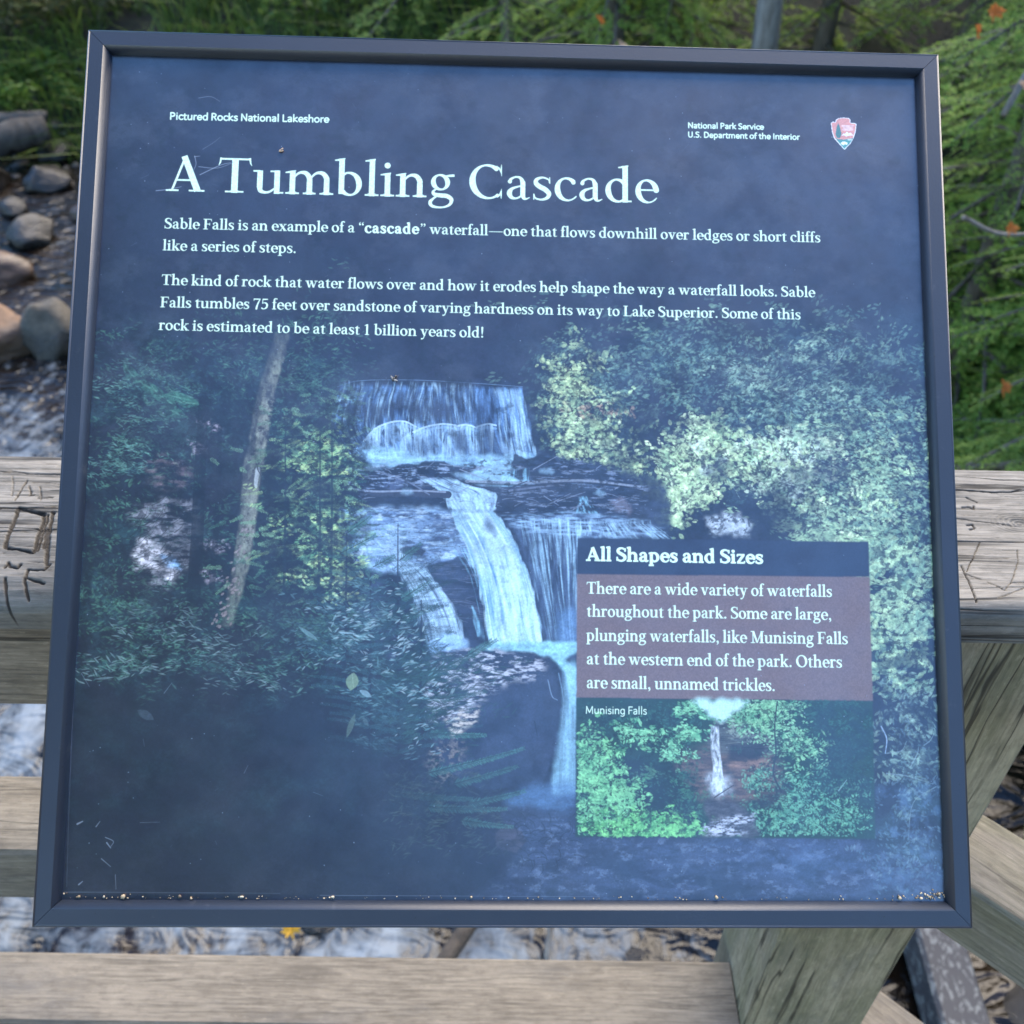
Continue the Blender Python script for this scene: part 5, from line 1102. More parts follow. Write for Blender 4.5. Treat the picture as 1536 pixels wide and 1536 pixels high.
s1 = nd(nt, 'ShaderNodeMath', operation='ADD'); nt.links.new(n1.outputs[0], s1.inputs[0]); nt.links.new(s0.outputs[0], s1.inputs[1])
s2 = nd(nt, 'ShaderNodeMath', operation='MULTIPLY_ADD'); nt.links.new(n2.outputs[0], s2.inputs[0]); s2.inputs[1].default_value = .55; nt.links.new(s1.outputs[0], s2.inputs[2])
foam = ramp(nt, s2.outputs[0], [(.72, 0.), (1.08, 1.)]).outputs[0]
nt.links.new(mix(nt, foam, bed, (.15, .185, .22)), b.inputs['Base Color'])
nt.links.new(ramp(nt, foam, [(0., .04), (.6, .5)]).outputs[0], b.inputs['Roughness']); b.inputs['IOR'].default_value = 1.33
n4 = nd(nt, 'ShaderNodeTexNoise', Scale=1., Detail=2.5, Roughness=.5, Distortion=1.2); nt.links.new(mapped(nt, (4.5, 9, 1)), n4.inputs['Vector'])
bp = nd(nt, 'ShaderNodeBump', Strength=.7, Distance=.06); nt.links.new(n4.outputs[0], bp.inputs['Height'])
bp2 = nd(nt, 'ShaderNodeBump', Strength=.25, Distance=.02); nt.links.new(n2.outputs[0], bp2.inputs['Height']); nt.links.new(bp.outputs[0], bp2.inputs['Normal']); nt.links.new(bp2.outputs[0], b.inputs['Normal'])
tag(sheet('creek_water', -16, 3.2, -3, 10.5, 240, 300, water_z, m_wat), kind='structure')

W_deck = wood('deck timber', (.36, .33, .28), (.22, .2, .165), .5, .1, 51.)
parts = []
for k in range(14):
    y1 = .470-k*.146; parts.append(box(-2.2, 2.2-max(0, 0), y1-.140, y1, -.038, 0, .003))
v, f = join(parts); tag(mesh('boardwalk_deck', v, f, W_deck), kind='structure')

# ---- stones
def stone(name, loc, size, mat, sd, rz=0., label=None, cat='stone', flat=.0, group=None, sub=4):
    import bmesh
    bm = bmesh.new(); bmesh.ops.create_icosphere(bm, subdivisions=sub, radius=1.)
    v = np.array([tuple(q.co) for q in bm.verts]); f = [tuple(x.index for x in q.verts) for q in bm.faces]; bm.free()
    g = np.random.default_rng(sd); p = v.copy(); r = np.ones(len(v))
    for k in range(9):                                     # broad flats, as on a water-worn block
        d = g.normal(size=3); d /= np.linalg.norm(d); c = g.uniform(.62, .95); q = p@d; p -= np.outer(np.clip(q-c, 0, None)*.8, d)
    for k in range(26):
        d = g.normal(size=3); d /= np.linalg.norm(d); fr = g.uniform(2, 8); p *= (1+.022/fr*2*np.sin((v@d)*fr*2+g.uniform(0, 6)))[:, None]
    p[:, 2] = np.where(p[:, 2] < 0, p[:, 2]*.6, p[:, 2])
    o = mesh(name, p*np.array(size), f, mat, smooth=True, loc=loc, rot=(0, 0, rz)); tag(o, label, cat, group); return o
M_sand = rocky('tan sandstone', (0.139, 0.08, 0.043), (0.226, 0.132, 0.07), (0.079, 0.048, 0.03), 3.)
M_grey = rocky('pale grey stone', (0.06, 0.051, 0.038), (0.129, 0.112, 0.087), (0.032, 0.029, 0.021), 5.)
M_dark = rocky('wet dark stone', (.012, .012, .013), (.035, .033, .03), (.06, .056, .05), 6., .35)
M_blue = rocky('bluish stone', (0.021, 0.017, 0.016), (0.041, 0.034, 0.029), (0.013, 0.01, 0.008), 5., .5)
stone('boulder', (-3.52, 5.28, WL+.02), (.52, .34, .30), M_sand, 2, .2, 'large tan sandstone boulder beside the panel at the left edge', 'boulder')
stone('boulder', (-2.97, 5.40, WL+.0), (.20, .22, .30), M_grey, 7, .6, 'upright pale grey boulder touching the tan boulder', 'boulder')
stone('boulder', (-3.86, 6.35, WL+.02), (.36, .22, .17), M_sand, 9, .1, 'low flat tan rock upstream of the large boulder', 'boulder')
stone('boulder', (-3.74, 6.98, WL+.02), (.19, .17, .17), M_grey, 12, 1., 'small pale rock breaking the current above the flat rock', 'boulder')
stone('boulder', (-4.62, 8.00, WL+.05), (.28, .22, .20), M_blue, 15, .4, 'rounded grey boulder beside the stranded log', 'boulder')
stone('boulder', (-4.02, 8.08, WL+.04), (.22, .18, .15), M_blue, 18, .9, 'bluish grey rock at the right end of the log', 'boulder')
for i, (x, y, s, mt) in enumerate(((-4.9, 8.6, .16, M_dark), (-4.2, 8.75, .2, M_dark), (-3.7, 8.4, .18, M_dark), (-3.3, 7.9, .2, M_dark), (-4.6, 8.95, .15, M_grey), (-3.95, 8.95, .12, M_sand), (-5.3, 8.2, .2, M_grey), (-4.1, 7.5, .14, M_dark), (-3.5, 7.4, .12, M_sand))):
    stone('stone', (x, y, WL+.04), (s, s*.8, s*.6), mt, 40+i, i*.7, ['dark wet stone at the foot of the far bank', 'pale stone at the foot of the far bank'][mt in (M_grey, M_sand)], 'stone', group='stones along the far bank', sub=3)
g50 = np.random.default_rng(77)
for i, (x, y, s) in enumerate(((-.66, 1.64, .10), (-.82, 1.46, .08), (-.40, 1.50, .07), (.42, 1.5, .10), (-2.2, 2.5, .18), (1.9, 1.7, .2), (1.75, 1.35, .16))):
    stone('stone', (x, y, WL-.10), (s, s*.8, s*.55), M_dark, 60+i, i*1.1, 'dark wet stone in the rapids under the railing', 'stone', group='stones in the rapids', sub=3)

def gravel(n, sd):
    g = np.random.default_rng(sd); v0, f0 = [], []
    ico = np.array([(0, 0, 1), (.89, 0, .45), (.28, .85, .45), (-.72, .53, .45), (-.72, -.53, .45), (.28, -.85, .45), (.72, .53, -.45), (-.28, .85, -.45), (-.89, 0, -.45), (-.28, -.85, -.45), (.72, -.53, -.45), (0, 0, -1)])
    fc = np.array([(0, 1, 2), (0, 2, 3), (0, 3, 4), (0, 4, 5), (0, 5, 1), (1, 6, 2), (2, 7, 3), (3, 8, 4), (4, 9, 5), (5, 10, 1), (6, 7, 2), (7, 8, 3), (8, 9, 4), (9, 10, 5), (10, 6, 1), (11, 7, 6), (11, 8, 7), (11, 9, 8), (11, 10, 9), (11, 6, 10)])
    X = g.uniform(-9, 1, n*4); Y = g.uniform(5.5, 9.6, n*4); d = bank_dist(X, Y); ok = (d > -.3) & (d < .5); X, Y = X[ok][:n], Y[ok][:n]
    for q, (x, y) in enumerate(zip(X, Y)):
        r = min(.015+abs(g.normal(0, .035)), .13); z = max(ground_z(x, y), WL-.02)
        v0.append(ico*r*g.uniform(.6, 1.3, 3)*np.array([1, 1, .7])*(1+.16*g.normal(size=(12, 1)))+np.array([x, y, z])); f0.append(fc+12*q)
    m, nt, b = node_mat('bank gravel'); gg = nt.nodes.new('ShaderNodeNewGeometry'); n1 = nd(nt, 'ShaderNodeTexNoise', Scale=30., Detail=5.)
    nt.links.new(mix(nt, n1.outputs[0], (.02, .018, .016), ramp(nt, gg.outputs['Random Per Island'], [(0., (.03, .028, .026)), (.6, (.09, .08, .065)), (1., (.22, .19, .16))]).outputs[0]), b.inputs['Base Color']); b.inputs['Roughness'].default_value = .5
    tag(mesh('gravel', np.vstack(v0), np.vstack(f0), m), kind='stuff')
gravel(900, 6)
# ---- drift wood, twigs, the spotted beam
B_log = bark('grey driftwood', (.028, .024, .02), (.075, .067, .058))
def stick(name, pts, rad, mat, label, cat, sd=1, seg=9, rough=.06, group=None):
    v, f = tube(curve_pts(pts, 7), rad, seg, rough, sd); return tag(mesh(name, v, f, mat, smooth=True), label, cat, group)
stick('driftwood_log', [(-4.72, 8.28, WL+.16), (-4.5, 8.45, WL+.27), (-4.2, 8.66, WL+.30)], [.10, .12, .14, .11], B_log, 'grey driftwood log stranded among the stones at left', 'log', 3)
stick('fallen_branch', [(-5.0, 8.55, WL+.30), (-4.6, 8.7, WL+.36), (-4.25, 8.85, WL+.34)], [.05, .06, .05], rocky('birch bark', (.13, .125, .115), (.2, .19, .175), (.03, .027, .024), 9.), 'white birch branch lying behind the driftwood log', 'branch', 4)
M_spot, nt, b = node_mat('lichen spotted beam')
n1 = nd(nt, 'ShaderNodeTexNoise', Scale=1., Detail=2.5, Distortion=.8); nt.links.new(mapped(nt, (34, 64, 64)), n1.inputs['Vector'])
nt.links.new(mix(nt, ramp(nt, n1.outputs[0], [(.54, 0.), (.61, 1.)]).outputs[0], (.03, .03, .033), (.12, .125, .12)), b.inputs['Base Color']); b.inputs['Roughness'].default_value = .7
v, f = box(-1.2, 1.2, -.075, .075, -.08, .08, .012)
o = mesh('timber_beam', v, f, M_spot, loc=(1.39, 1.62, WL+.12), rot=(0, R(-2), R(88))); tag(o, 'dark beam spotted with pale lichen, low behind the corner post', 'beam')
B_twig = bark('grey twig', (.10, .085, .07), (.27, .25, .22))
stick('twig', [(1.44, 1.24, WL+.5), (1.58, 1.30, WL+.52), (1.76, 1.40, WL+.55)], [.007, .006, .004], B_twig, 'thin pale twig at the lower right corner', 'twig', 5, 6)
stick('twig', [(.13, 1.42, WL+.05), (.16, 1.62, WL+.22), (.15, 1.9, WL+.3)], [.010, .009, .005], B_twig, 'slender bent twig in the foam below the panel', 'twig', 6, 6)
stick('fallen_branch', [(-.3, 1.3, WL+.0), (-.05, 1.7, WL+.08), (.0, 2.2, WL+.12)], [.03, .03, .02], bark('wet branch', (.03, .025, .02), (.08, .065, .05)), 'dark wet branch in the water under the panel', 'branch', 7, 8)
# ------------------------------------------------------------------ plants
def quads(P, U, Vv):
    """leaf-shaped quads (a kite): base P, along U, across Vv"""
    n = len(P); a = P; b_ = P+U*.45+Vv*.5; c = P+U; d = P+U*.45-Vv*.5
    V = np.stack([a, b_, c, d], 1).reshape(-1, 3); return V, np.arange(4*n).reshape(n, 4)
def unit(a): return a/(np.linalg.norm(a, axis=-1, keepdims=True)+1e-9)
def conifer_bough(g, L_, step=.035, need=.030, wid=.010, spread=.42):
    """flat spray of a hemlock branch along +X: side twigs with needles both sides"""
    P, U, W = [], [], []
    s = .10*L_; side = 1
    axis = lambda t: np.array([t, .03*math.sin(t*3), -.22*(t/L_)**2*L_])
    while s < L_:
        t = s/L_; tl = spread*L_*(1-t)**.75*(.55+.6*g.random())*min(1, t*5+.25)+.03
        b0 = axis(s); ang = side*(.85-.25*t+.15*g.normal()); dr = unit(np.array([math.cos(ang), math.sin(ang), -.12+.12*g.normal()]))
        k = max(3, int(tl/.012)); q = np.linspace(0, 1, k)[:, None]
        pts = b0+dr*tl*q+np.array([0, 0, -.25*tl])*q**2
        for sg in (-1, 1):
            lat = unit(np.cross(dr, (0, 0, 1.)))*sg
            d = unit(dr*.75+lat*.9+g.normal(0, .22, (k, 3))); P.append(pts); U.append(d*need*(.7+.6*g.random((k, 1)))*(1.1-.5*q))
            W.append(unit(np.cross(d, (0, 0, 1.))+g.normal(0, .3, (k, 3)))*wid)
        side *= -1; s += step*(.7+.6*g.random())
    return np.vstack(P), np.vstack(U), np.vstack(W)
def rotm(yaw, pitch, roll):
    return np.array((Matrix.Rotation(yaw, 3, 'Z') @ Matrix.Rotation(pitch, 3, 'Y') @ Matrix.Rotation(roll, 3, 'X')))
def conifer(x, y, H, rad, nb, sd, mat, label, z0=None, low=.12, scale=1., trunk=.05, group='conifers on the banks', hmax=1., B=None):
    g = np.random.default_rng(sd); z = ground_z(x, y)-.05 if z0 is None else z0
    root = empty('conifer_tree', (x, y, z)); tag(root, label, 'tree', group)
    lean = g.normal(0, .03, 2)
    tp = [(lean[0]*t*H, lean[1]*t*H, t*H) for t in np.linspace(0, 1, 9)]
    tv = tube(tp, [trunk, trunk*.75, trunk*.2], 10, .05, sd)
    lib = [conifer_bough(g, 1., .04/scale, .034/scale**.5, .012/scale**.5) for _ in range(3)]
    Vs, Fs, o = [], [], 0; sticks = []
    for k in range(nb):
        t = low+(hmax-low)*((k+.5)/nb); L_ = rad*(1-t)**.7*(.7+.5*g.random())+.12; yaw = k*2.399+g.normal(0, .3)
        P, U, W = lib[k % 3]; M_ = rotm(yaw, .15+.25*g.normal()*.5, g.normal(0, .25)); sc = L_
        b0 = np.array([lean[0]*t*H, lean[1]*t*H, t*H])
        V, F = quads((P*sc)@M_.T+b0, (U*min(sc, 1.4))@M_.T, (W*min(sc, 1.4))@M_.T); Vs.append(V); Fs.append(F+o); o += len(V)
        ax = [b0+M_@(np.array([q, .03*math.sin(q*3), -.22*q*q])*sc) for q in (0, .35, .7, .95)]; sticks.append(tube(ax, [.011*sc+.004, .004], 5, 0, 0))
    mesh('crown', np.vstack(Vs), np.vstack(Fs), mat, root)
    v, f = join([tv]+sticks); mesh('trunk', v, f, B or B_trunk, root, smooth=True)
    return root
B_trunk = bark('conifer bark', (.055, .045, .036), (.15, .13, .11))
B_pale = bark('pale grey bark', (.07, .062, .05), (.25, .235, .21))
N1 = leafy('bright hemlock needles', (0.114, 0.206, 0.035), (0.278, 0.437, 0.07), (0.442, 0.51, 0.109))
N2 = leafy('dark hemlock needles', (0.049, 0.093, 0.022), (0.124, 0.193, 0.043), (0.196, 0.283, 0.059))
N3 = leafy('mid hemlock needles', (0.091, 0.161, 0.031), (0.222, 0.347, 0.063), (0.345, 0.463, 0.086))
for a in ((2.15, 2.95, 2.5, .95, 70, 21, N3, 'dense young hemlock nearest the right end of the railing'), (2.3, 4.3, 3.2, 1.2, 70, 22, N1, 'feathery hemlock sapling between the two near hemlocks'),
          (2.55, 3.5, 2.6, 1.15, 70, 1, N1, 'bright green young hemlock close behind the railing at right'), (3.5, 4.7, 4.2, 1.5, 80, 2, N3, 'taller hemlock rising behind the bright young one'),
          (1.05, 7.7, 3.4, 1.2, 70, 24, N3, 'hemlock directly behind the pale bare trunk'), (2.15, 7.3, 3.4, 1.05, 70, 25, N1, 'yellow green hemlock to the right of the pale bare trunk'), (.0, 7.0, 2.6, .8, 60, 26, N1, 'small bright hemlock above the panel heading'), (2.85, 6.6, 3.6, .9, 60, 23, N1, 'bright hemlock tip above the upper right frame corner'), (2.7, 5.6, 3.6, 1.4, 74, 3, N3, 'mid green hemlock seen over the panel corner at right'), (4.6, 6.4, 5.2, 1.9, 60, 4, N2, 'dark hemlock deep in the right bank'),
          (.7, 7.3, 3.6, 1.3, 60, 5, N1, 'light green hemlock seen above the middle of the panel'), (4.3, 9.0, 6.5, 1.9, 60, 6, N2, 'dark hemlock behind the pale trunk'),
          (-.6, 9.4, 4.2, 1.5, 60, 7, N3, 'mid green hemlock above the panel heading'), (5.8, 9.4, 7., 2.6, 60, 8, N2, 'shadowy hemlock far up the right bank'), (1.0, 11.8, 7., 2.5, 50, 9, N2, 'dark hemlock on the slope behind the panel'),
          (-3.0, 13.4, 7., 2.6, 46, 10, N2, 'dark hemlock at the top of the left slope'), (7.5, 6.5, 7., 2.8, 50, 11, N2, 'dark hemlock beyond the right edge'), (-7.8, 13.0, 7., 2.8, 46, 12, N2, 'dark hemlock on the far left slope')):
    x, y, H, rad, nb, sd, mt, lb = a; conifer(x, y, H, rad, nb, sd, mt, lb, scale=.9 if y < 6 else .6, low=.04 if y < 6 else .08, trunk=.03+.012*H)
# the pale trunk above the panel
root = empty('pale_tree', (1.52, 6.2, ground_z(1.52, 6.2)-.1)); tag(root, 'pale grey bare trunk standing in the hemlocks above the panel', 'tree')
v, f = tube([(0, 0, 0), (-.01, 0, .6), (-.05, 0, 1.6), (-.2, .1, 4), (-.3, .2, 7)], [.13, .085, .075, .065, .04], 14, .10, 4); mesh('trunk', v, f, B_pale, root, smooth=True)
def leaf_cloud(g, n, c, r, size, flat=.5, shell=.6):
    d = unit(g.normal(size=(n, 3))); q = shell+(1-shell)*g.random((n, 1)); q = np.where(g.random((n, 1)) < .3, g.random((n, 1)), q)
    P = np.array(c)+d*q*np.array(r); U = unit(g.normal(size=(n, 3))*np.array([1, 1, flat])+np.array([0, 0, -.25]))*size*(.6+.8*g.random((n, 1)))
    W = unit(np.cross(U, g.normal(size=(n, 3))))*size*.55; return P, U, W
V, F = quads(*leaf_cloud(np.random.default_rng(4), 2600, (-.3, .2, 7.2), (1.5, 1.5, 1.3), .13)); mesh('crown', V, F, N2, root)
# leafy shrubs, ferns and grass
S1 = leafy('yellow green leaves', (.07, .13, .02), (.16, .24, .045), (.30, .30, .06)); S2 = leafy('fresh fern green', (0.037, 0.082, 0.012), (0.094, 0.171, 0.025), (0.146, 0.229, 0.034)); S3 = leafy('dull olive leaves', (.05, .06, .025), (.11, .12, .05), (.22, .18, .07))
def shrub(x, y, r, h, n, size, mat, sd, label, group='shrubs on the banks'):
    g = np.random.default_rng(sd); z = ground_z(x, y)-.03; root = empty('shrub', (x, y, z)); tag(root, label, 'shrub', group)
    st = []; Ps, Us, Ws = [], [], []
    for k in range(9):
        a = g.uniform(0, 6.28); e = np.array([math.cos(a)*r*g.uniform(.3, .9), math.sin(a)*r*g.uniform(.3, .9), h*g.uniform(.5, 1)])
        st.append(tube([(0, 0, 0), tuple(e*.5+np.array([0, 0, h*.12])), tuple(e)], [.010, .004], 5)); P, U, W = leaf_cloud(g, n//9, e, (r*.42, r*.42, h*.3), size, .35, .3); Ps.append(P); Us.append(U); Ws.append(W)
    v, f = join(st); mesh('stems', v, f, B_trunk, root); V, F = quads(np.vstack(Ps), np.vstack(Us), np.vstack(Ws)); mesh('leaves', V, F, mat, root)
for a in ((-4.55, 9.35, .55, .38, 900, .07, S2, 1, 'bright mossy green shrub above the driftwood log'), (-4.0, 9.25, .35, .25, 500, .06, S2, 2, 'small green clump at the foot of the left bank'), (-5.0, 10.0, .6, .5, 800, .08, S3, 3, 'olive shrub with yellowing leaves on the left bank'),
          (-4.1, 10.1, .5, .5, 600, .08, S3, 4, 'sparse olive bush beside the frame corner'), (-3.8, 12.2, .6, .9, 700, .09, S1, 5, 'yellow green bush above the frame corner'), (-5.6, 10.9, .7, .8, 900, .09, N3, 6, 'green leafy bush at the left edge'), (-6.2, 11.8, .9, 1.1, 1100, .10, N3, 7, 'tall leafy bush on the upper left bank'),
          (-1.9, 9.6, .6, .5, 700, .08, N2, 8, 'dark bush low above the panel'), (1.15, 6.5, .5, .45, 900, .06, N2, 9, 'dark bush at the foot of the pale bare trunk'), (2.3, 2.5, .42, .40, 900, .055, N2, 10, 'dark low bush beneath the hemlock boughs'), (2.05, 4.35, .5, .5, 900, .06, S3, 11, 'brownish bush under the young hemlock'), (2.75, 4.2, .5, .42, 900, .06, S2, 12, 'fresh green ferny bush low at right')):
    shrub(*a)
def grass(name, n, area, hgt, mat, sd):
    g = np.random.default_rng(sd); x0, x1, y0, y1 = area; P = []
    X = g.uniform(x0, x1, n*3); Y = g.uniform(y0, y1, n*3); d = bank_dist(X, Y); ok = (d > .12) & (smooth_noise(X, Y, .9, sd+5, 2) > -.45); X, Y = X[ok][:n], Y[ok][:n]
    Z = height(X, Y)-.01; P = np.stack([X, Y, Z], 1); k = len(P)
    U = np.stack([g.normal(0, .35, k), g.normal(-.1, .35, k), np.ones(k)], 1)*(hgt*(.5+.8*g.random(k)))[:, None]; W = unit(np.cross(U, g.normal(size=(k, 3))))*.016
    B_ = U.copy(); B_[:, 2] *= .8; B_[:, :2] *= 2.2
    a, b_, c, e = P-W*.5, P+W*.5, P+U*.6+W*.35, P+U*.6-W*.35; tp = P+B_*1.05
    V = np.stack([a, b_, c, e, tp], 1).reshape(-1, 3); i = np.arange(k)*5
    F = [(q, q+1, q+2, q+3) for q in i]+[(q+3, q+2, q+4) for q in i]
    tag(mesh(name, V, F, mat), kind='stuff')
G_m = leafy('bank grass', (0.044, 0.082, 0.015), (0.105, 0.175, 0.029), (0.186, 0.233, 0.047), .3)
grass('grass', 17000, (-9, 1.5, 8.4, 13.5), .42, G_m, 1); grass('bank_grass', 3500, (1.4, 4.5, .8, 6.0), .26, G_m, 2)
# dead sticks in the hemlocks and bright fallen leaves
for i, (pts, r_, lb) in enumerate((([(1.70, 3.05, .35), (2.1, 3.1, .41), (2.7, 3.3, .55)], .012, 'bare grey stick level across the hemlock at right'), ([(1.86, 3.02, .44), (2.0, 3.0, .30), (2.15, 2.95, .2)], .010, 'short forked stick hanging from the level one'),
                                   ([(1.62, 3.3, .55), (1.75, 3.4, .85), (1.95, 3.5, 1.2)], .012, 'dark slanting branch by the upper right frame corner'), ([(1.72, 2.9, -.62), (2.0, 2.95, -.62), (2.4, 3.1, -.66)], .012, 'grey dead stick just above the rail at right'), ([(1.5, 3.1, .28), (1.7, 3.15, .2), (2.0, 3.2, .22)], .009, 'pale stick below the dark hollow at right'))):
    stick('dead_branch', pts, [r_, r_*.8, r_*.5], B_twig, lb, 'branch', 20+i, 6)
def maple_leaf(loc, rot, s, mat, label):
    pr = [(0, -.5), (.08, -.12), (.42, -.28), (.34, -.06), (.62, .12), (.40, .16), (.44, .40), (.20, .28), (0, .70), (-.20, .28), (-.44, .40), (-.40, .16), (-.62, .12), (-.34, -.06), (-.42, -.28), (-.08, -.12)]
    v = [(x*s, y*s, .42*s*abs(x)+.16*s*math.sin(y*4+x*3)) for x, y in pr]+[(0, .05*s, 0)]; n = len(pr)
    f = [(i, (i+1) % n, n) for i in range(n)]
    v += [(x, y, z-.0012) for x, y, z in v]; f += [(b_+n+1, a+n+1, c+n+1) for a, b_, c in f]
    o = mesh('fallen_leaf', v, f, mat, loc=loc, rot=rot); tag(o, label, 'leaf', 'bright autumn leaves')
L_or = leafy('orange leaf', (.45, .14, .03), (.62, .24, .05), (.7, .35, .08)); L_ye = leafy('yellow leaf', (.55, .33, .04), (.65, .42, .06)); L_pk = leafy('pale leaf', (.5, .36, .26), (.6, .46, .34))
for loc, rot, s, mt, lb in (((1.70, 2.82, -.22), (.9, .3, .8), .058, L_or, 'orange leaf caught on the ferny boughs at right'), ((1.33, 2.95, .93), (.9, .2, .3), .045, L_or, 'orange leaf high at the upper right'), ((1.30, 2.95, .88), (1.0, -.3, 1.4), .04, L_or, 'second orange leaf just under the high one'),
                            ((1.46, 2.9, .75), (.8, .4, 2.), .04, L_pk, 'pale leaf in the dark hemlock at right'), ((.60, 6.0, .08), (.8, .4, 1.), .08, L_pk, 'pale leaf above the panel middle'), ((.46, 5.9, .24), (.9, .4, 2.), .07, L_or, 'small orange leaf above the panel'),
                            ((1.62, 3.0, .28), (.9, .3, .4), .045, L_or, 'dull orange leaf over the dark hollow'), ((-.70, 1.50, WL+.10), (.3, .2, .5), .06, L_ye, 'yellow leaf on the dark stones under the panel'), ((-4.42, 8.62, WL+.32), (.5, .2, .2), .16, plain('rusty leaf', (.34, .12, .07)), 'rust red leaf heap beside the driftwood log')):
    maple_leaf(loc, rot, s, mt, lb)
# ---- tall trees behind the viewer: they stand in the panel's reflection
def broadleaf(x, y, H, crown, n, sd, label):
    g = np.random.default_rng(sd); root = empty('forest_tree', (x, y, -1.6)); tag(root, label, 'tree', 'forest behind the viewer')
    v, f = tube([(0, 0, 0), (.1, 0, H*.4), (0, .1, H*.9)], [.3, .2, .06], 12, .05, sd); mesh('trunk', v, f, B_trunk, root, smooth=True)
    Ps, Us, Ws = [], [], []
    for k in range(26):
        d = unit(g.normal(size=3))*np.array(crown)*g.uniform(.2, .85); P, U, W = leaf_cloud(g, n//26, np.array([0, 0, H*.66])+d, np.array(crown)*.36, .34, .5, .3); Ps.append(P); Us.append(U); Ws.append(W)
    V, F = quads(np.vstack(Ps), np.vstack(Us), np.vstack(Ws)); mesh('crown', V, F, N2, root)
for a in ((-5.5, -5., 15, (3.4, 3.4, 6.5), 6200, 1), (-5.0, -9.4, 14, (3.0, 3.0, 6), 5600, 2), (-2.8, -14.6, 13, (2.8, 2.8, 5.6), 5200, 8), (-.6, -13.2, 11, (2.9, 2.9, 4.8), 5200, 10), (-9.5, -2., 16, (3.6, 3.6, 7), 5200, 3), (2.6, -14.5, 8, (3.2, 3.2, 3.4), 5200, 4), (-6.5, -12, 17, (4, 4, 8), 5200, 5), (5.4, -12.5, 8, (3.2, 3.2, 4), 4600, 6), (10.5, -9, 8.5, (3.2, 3.2, 4), 4600, 7), (13, -3, 9, (3.4, 3.4, 4.4), 4000, 9)):
    broadleaf(*a, 'tall leafy tree standing behind the viewer')
# ------------------------------------------------------------------ grit and an insect on the panel
def sign_pt(x, y, z): return SIGN @ Vector((x, y, z))
def grit():
    g = np.random.default_rng(3); parts = []
    ico = [(0, 0, 1), (.89, 0, .45), (.28, .85, .45), (-.72, .53, .45), (-.72, -.53, .45), (.28, -.85, .45), (.72, .53, -.45), (-.28, .85, -.45), (-.89, 0, -.45), (-.28, -.85, -.45), (.72, -.53, -.45), (0, 0, -1)]
    fc = [(0, 1, 2), (0, 2, 3), (0, 3, 4), (0, 4, 5), (0, 5, 1), (1, 6, 2), (2, 7, 3), (3, 8, 4), (4, 9, 5), (5, 10, 1), (6, 7, 2), (7, 8, 3), (8, 9, 4), (9, 10, 5), (10, 6, 1), (11, 7, 6), (11, 8, 7), (11, 9, 8), (11, 10, 9), (11, 6, 10)]
    for k in range(190):
        x = g.uniform(-.288, .288); right = g.random() < .24
        if right: x = .289-abs(g.normal(0, .012))
        r = min(abs(g.normal(.0001, .00022))+.00014, .0010)*(1.25 if right else 1)
        y = -.2885+abs(g.normal(0, .0011))+r*.5+(abs(g.normal(0, .0022)) if right else 0)
        s = np.array([r, r, r])*g.uniform(.7, 1.3, 3); parts.append((np.array(ico)*s*(1+.2*g.normal(size=(12, 1)))+np.array([x, y, -.0058+r*.5]), fc))
    for x, r in ((-.2135, .0016), (-.1735, .0013), (-.2495, .0014), (-.262, .0010), (-.115, .0011), (.1365, .0014), (.2585, .0014), (.273, .0012), (-.025, .0010), (-.29+.012, .0011)):
        parts.append((np.array(ico)*r*g.uniform(.7, 1.2, 3)*(1+.25*g.normal(size=(12, 1)))+np.array([x, -.2875+r*.5, -.0058+r*.5]), fc))
    V = []; F = []; o = 0
    for v, f in parts: V.append(v); F.append(np.array(f)+o); o += 12
    V = np.vstack(V); M_ = np.array(SIGN); V = V@M_[:3, :3].T+M_[:3, 3]
    m, nt, b = node_mat('sand grains'); gg = nt.nodes.new('ShaderNodeNewGeometry')
    nt.links.new(ramp(nt, gg.outputs['Random Per Island'], [(0., (.06, .04, .025)), (.5, (.32, .24, .14)), (1., (.62, .52, .36))]).outputs[0], b.inputs['Base Color'])
    tag(mesh('sand_grit', V, np.vstack(F), m), kind='stuff')
grit()
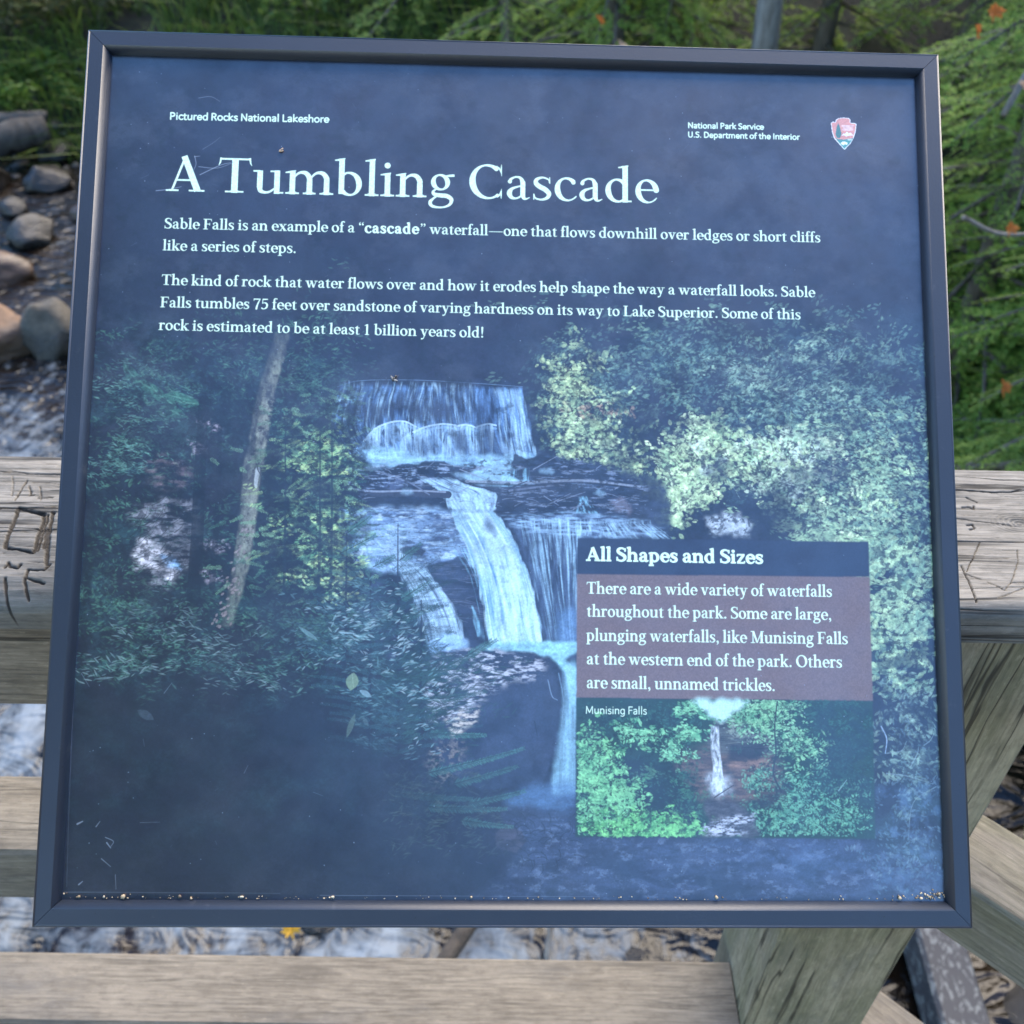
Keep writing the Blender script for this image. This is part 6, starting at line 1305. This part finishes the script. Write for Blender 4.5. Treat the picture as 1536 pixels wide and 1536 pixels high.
M_bug = plain('brown insect', (.10, .075, .05), .4); M_husk = plain('tan seed husk', (.62, .40, .26), .6)
def blob(c, r, rot=0, seg=8):
    v = []; f = []
    for i in range(seg+1):
        t = math.pi*i/seg
        for k in range(seg):
            a = 2*math.pi*k/seg; x, y, z = math.cos(t)*r[0], math.sin(t)*math.cos(a)*r[1], math.sin(t)*math.sin(a)*r[2]
            v.append((c[0]+x*math.cos(rot)-y*math.sin(rot), c[1]+x*math.sin(rot)+y*math.cos(rot), c[2]+z))
    f = [(i*seg+k, i*seg+(k+1) % seg, (i+1)*seg+(k+1) % seg, (i+1)*seg+k) for i in range(seg) for k in range(seg)]
    return v, f
def panel_xy(x, y):
    q = HM@np.array([x, y, 1.]); return q[0]/q[2], q[1]/q[2]
bx, by = panel_xy(592, 568)
bug = empty('insect', mat=SIGN @ Matrix.Translation((bx, by, -.006))); tag(bug, 'tiny brown insect resting on the printed waterfall crest', 'insect')
v, f = join([blob((-.0006, -.0004, .0012), (.0016, .0007, .0006), 1.0), blob((.0007, .0015, .0013), (.0008, .0006, .0006), 1.)]); mesh('body', v, f, M_bug, bug, smooth=True)
v, f = join([blob((-.0016, .0002, .0015), (.0017, .0006, .0001), 2.2), blob((.0006, -.0014, .0015), (.0017, .0006, .0001), -.3)]); mesh('wings', v, f, plain('insect wings', (.3, .28, .25), .3), bug, smooth=True)
v, f = join([tube([(a*.0006, .0004, .001), (a*.0018, .0006+q, .0012), (a*.0026, .0008+2*q, 0)], [.00010, .00008], 5) for a in (-1, 1) for q in (-.0007, 0, .0007)]); mesh('legs', v, f, M_bug, bug)
bx, by = panel_xy(422, 227)
v, f = join([blob((0, 0, .0009), (.0017, .0009, .0008), .15), blob((.0008, .0010, .0016), (.0010, .0006, .0006), .6)])
o = mesh('seed_husk', v, f, M_husk, smooth=True); o.matrix_world = SIGN @ Matrix.Translation((bx, by, -.006)); tag(o, 'tiny tan seed husk stuck above the heading', 'seed')
bx, by = panel_xy(1402, 84)
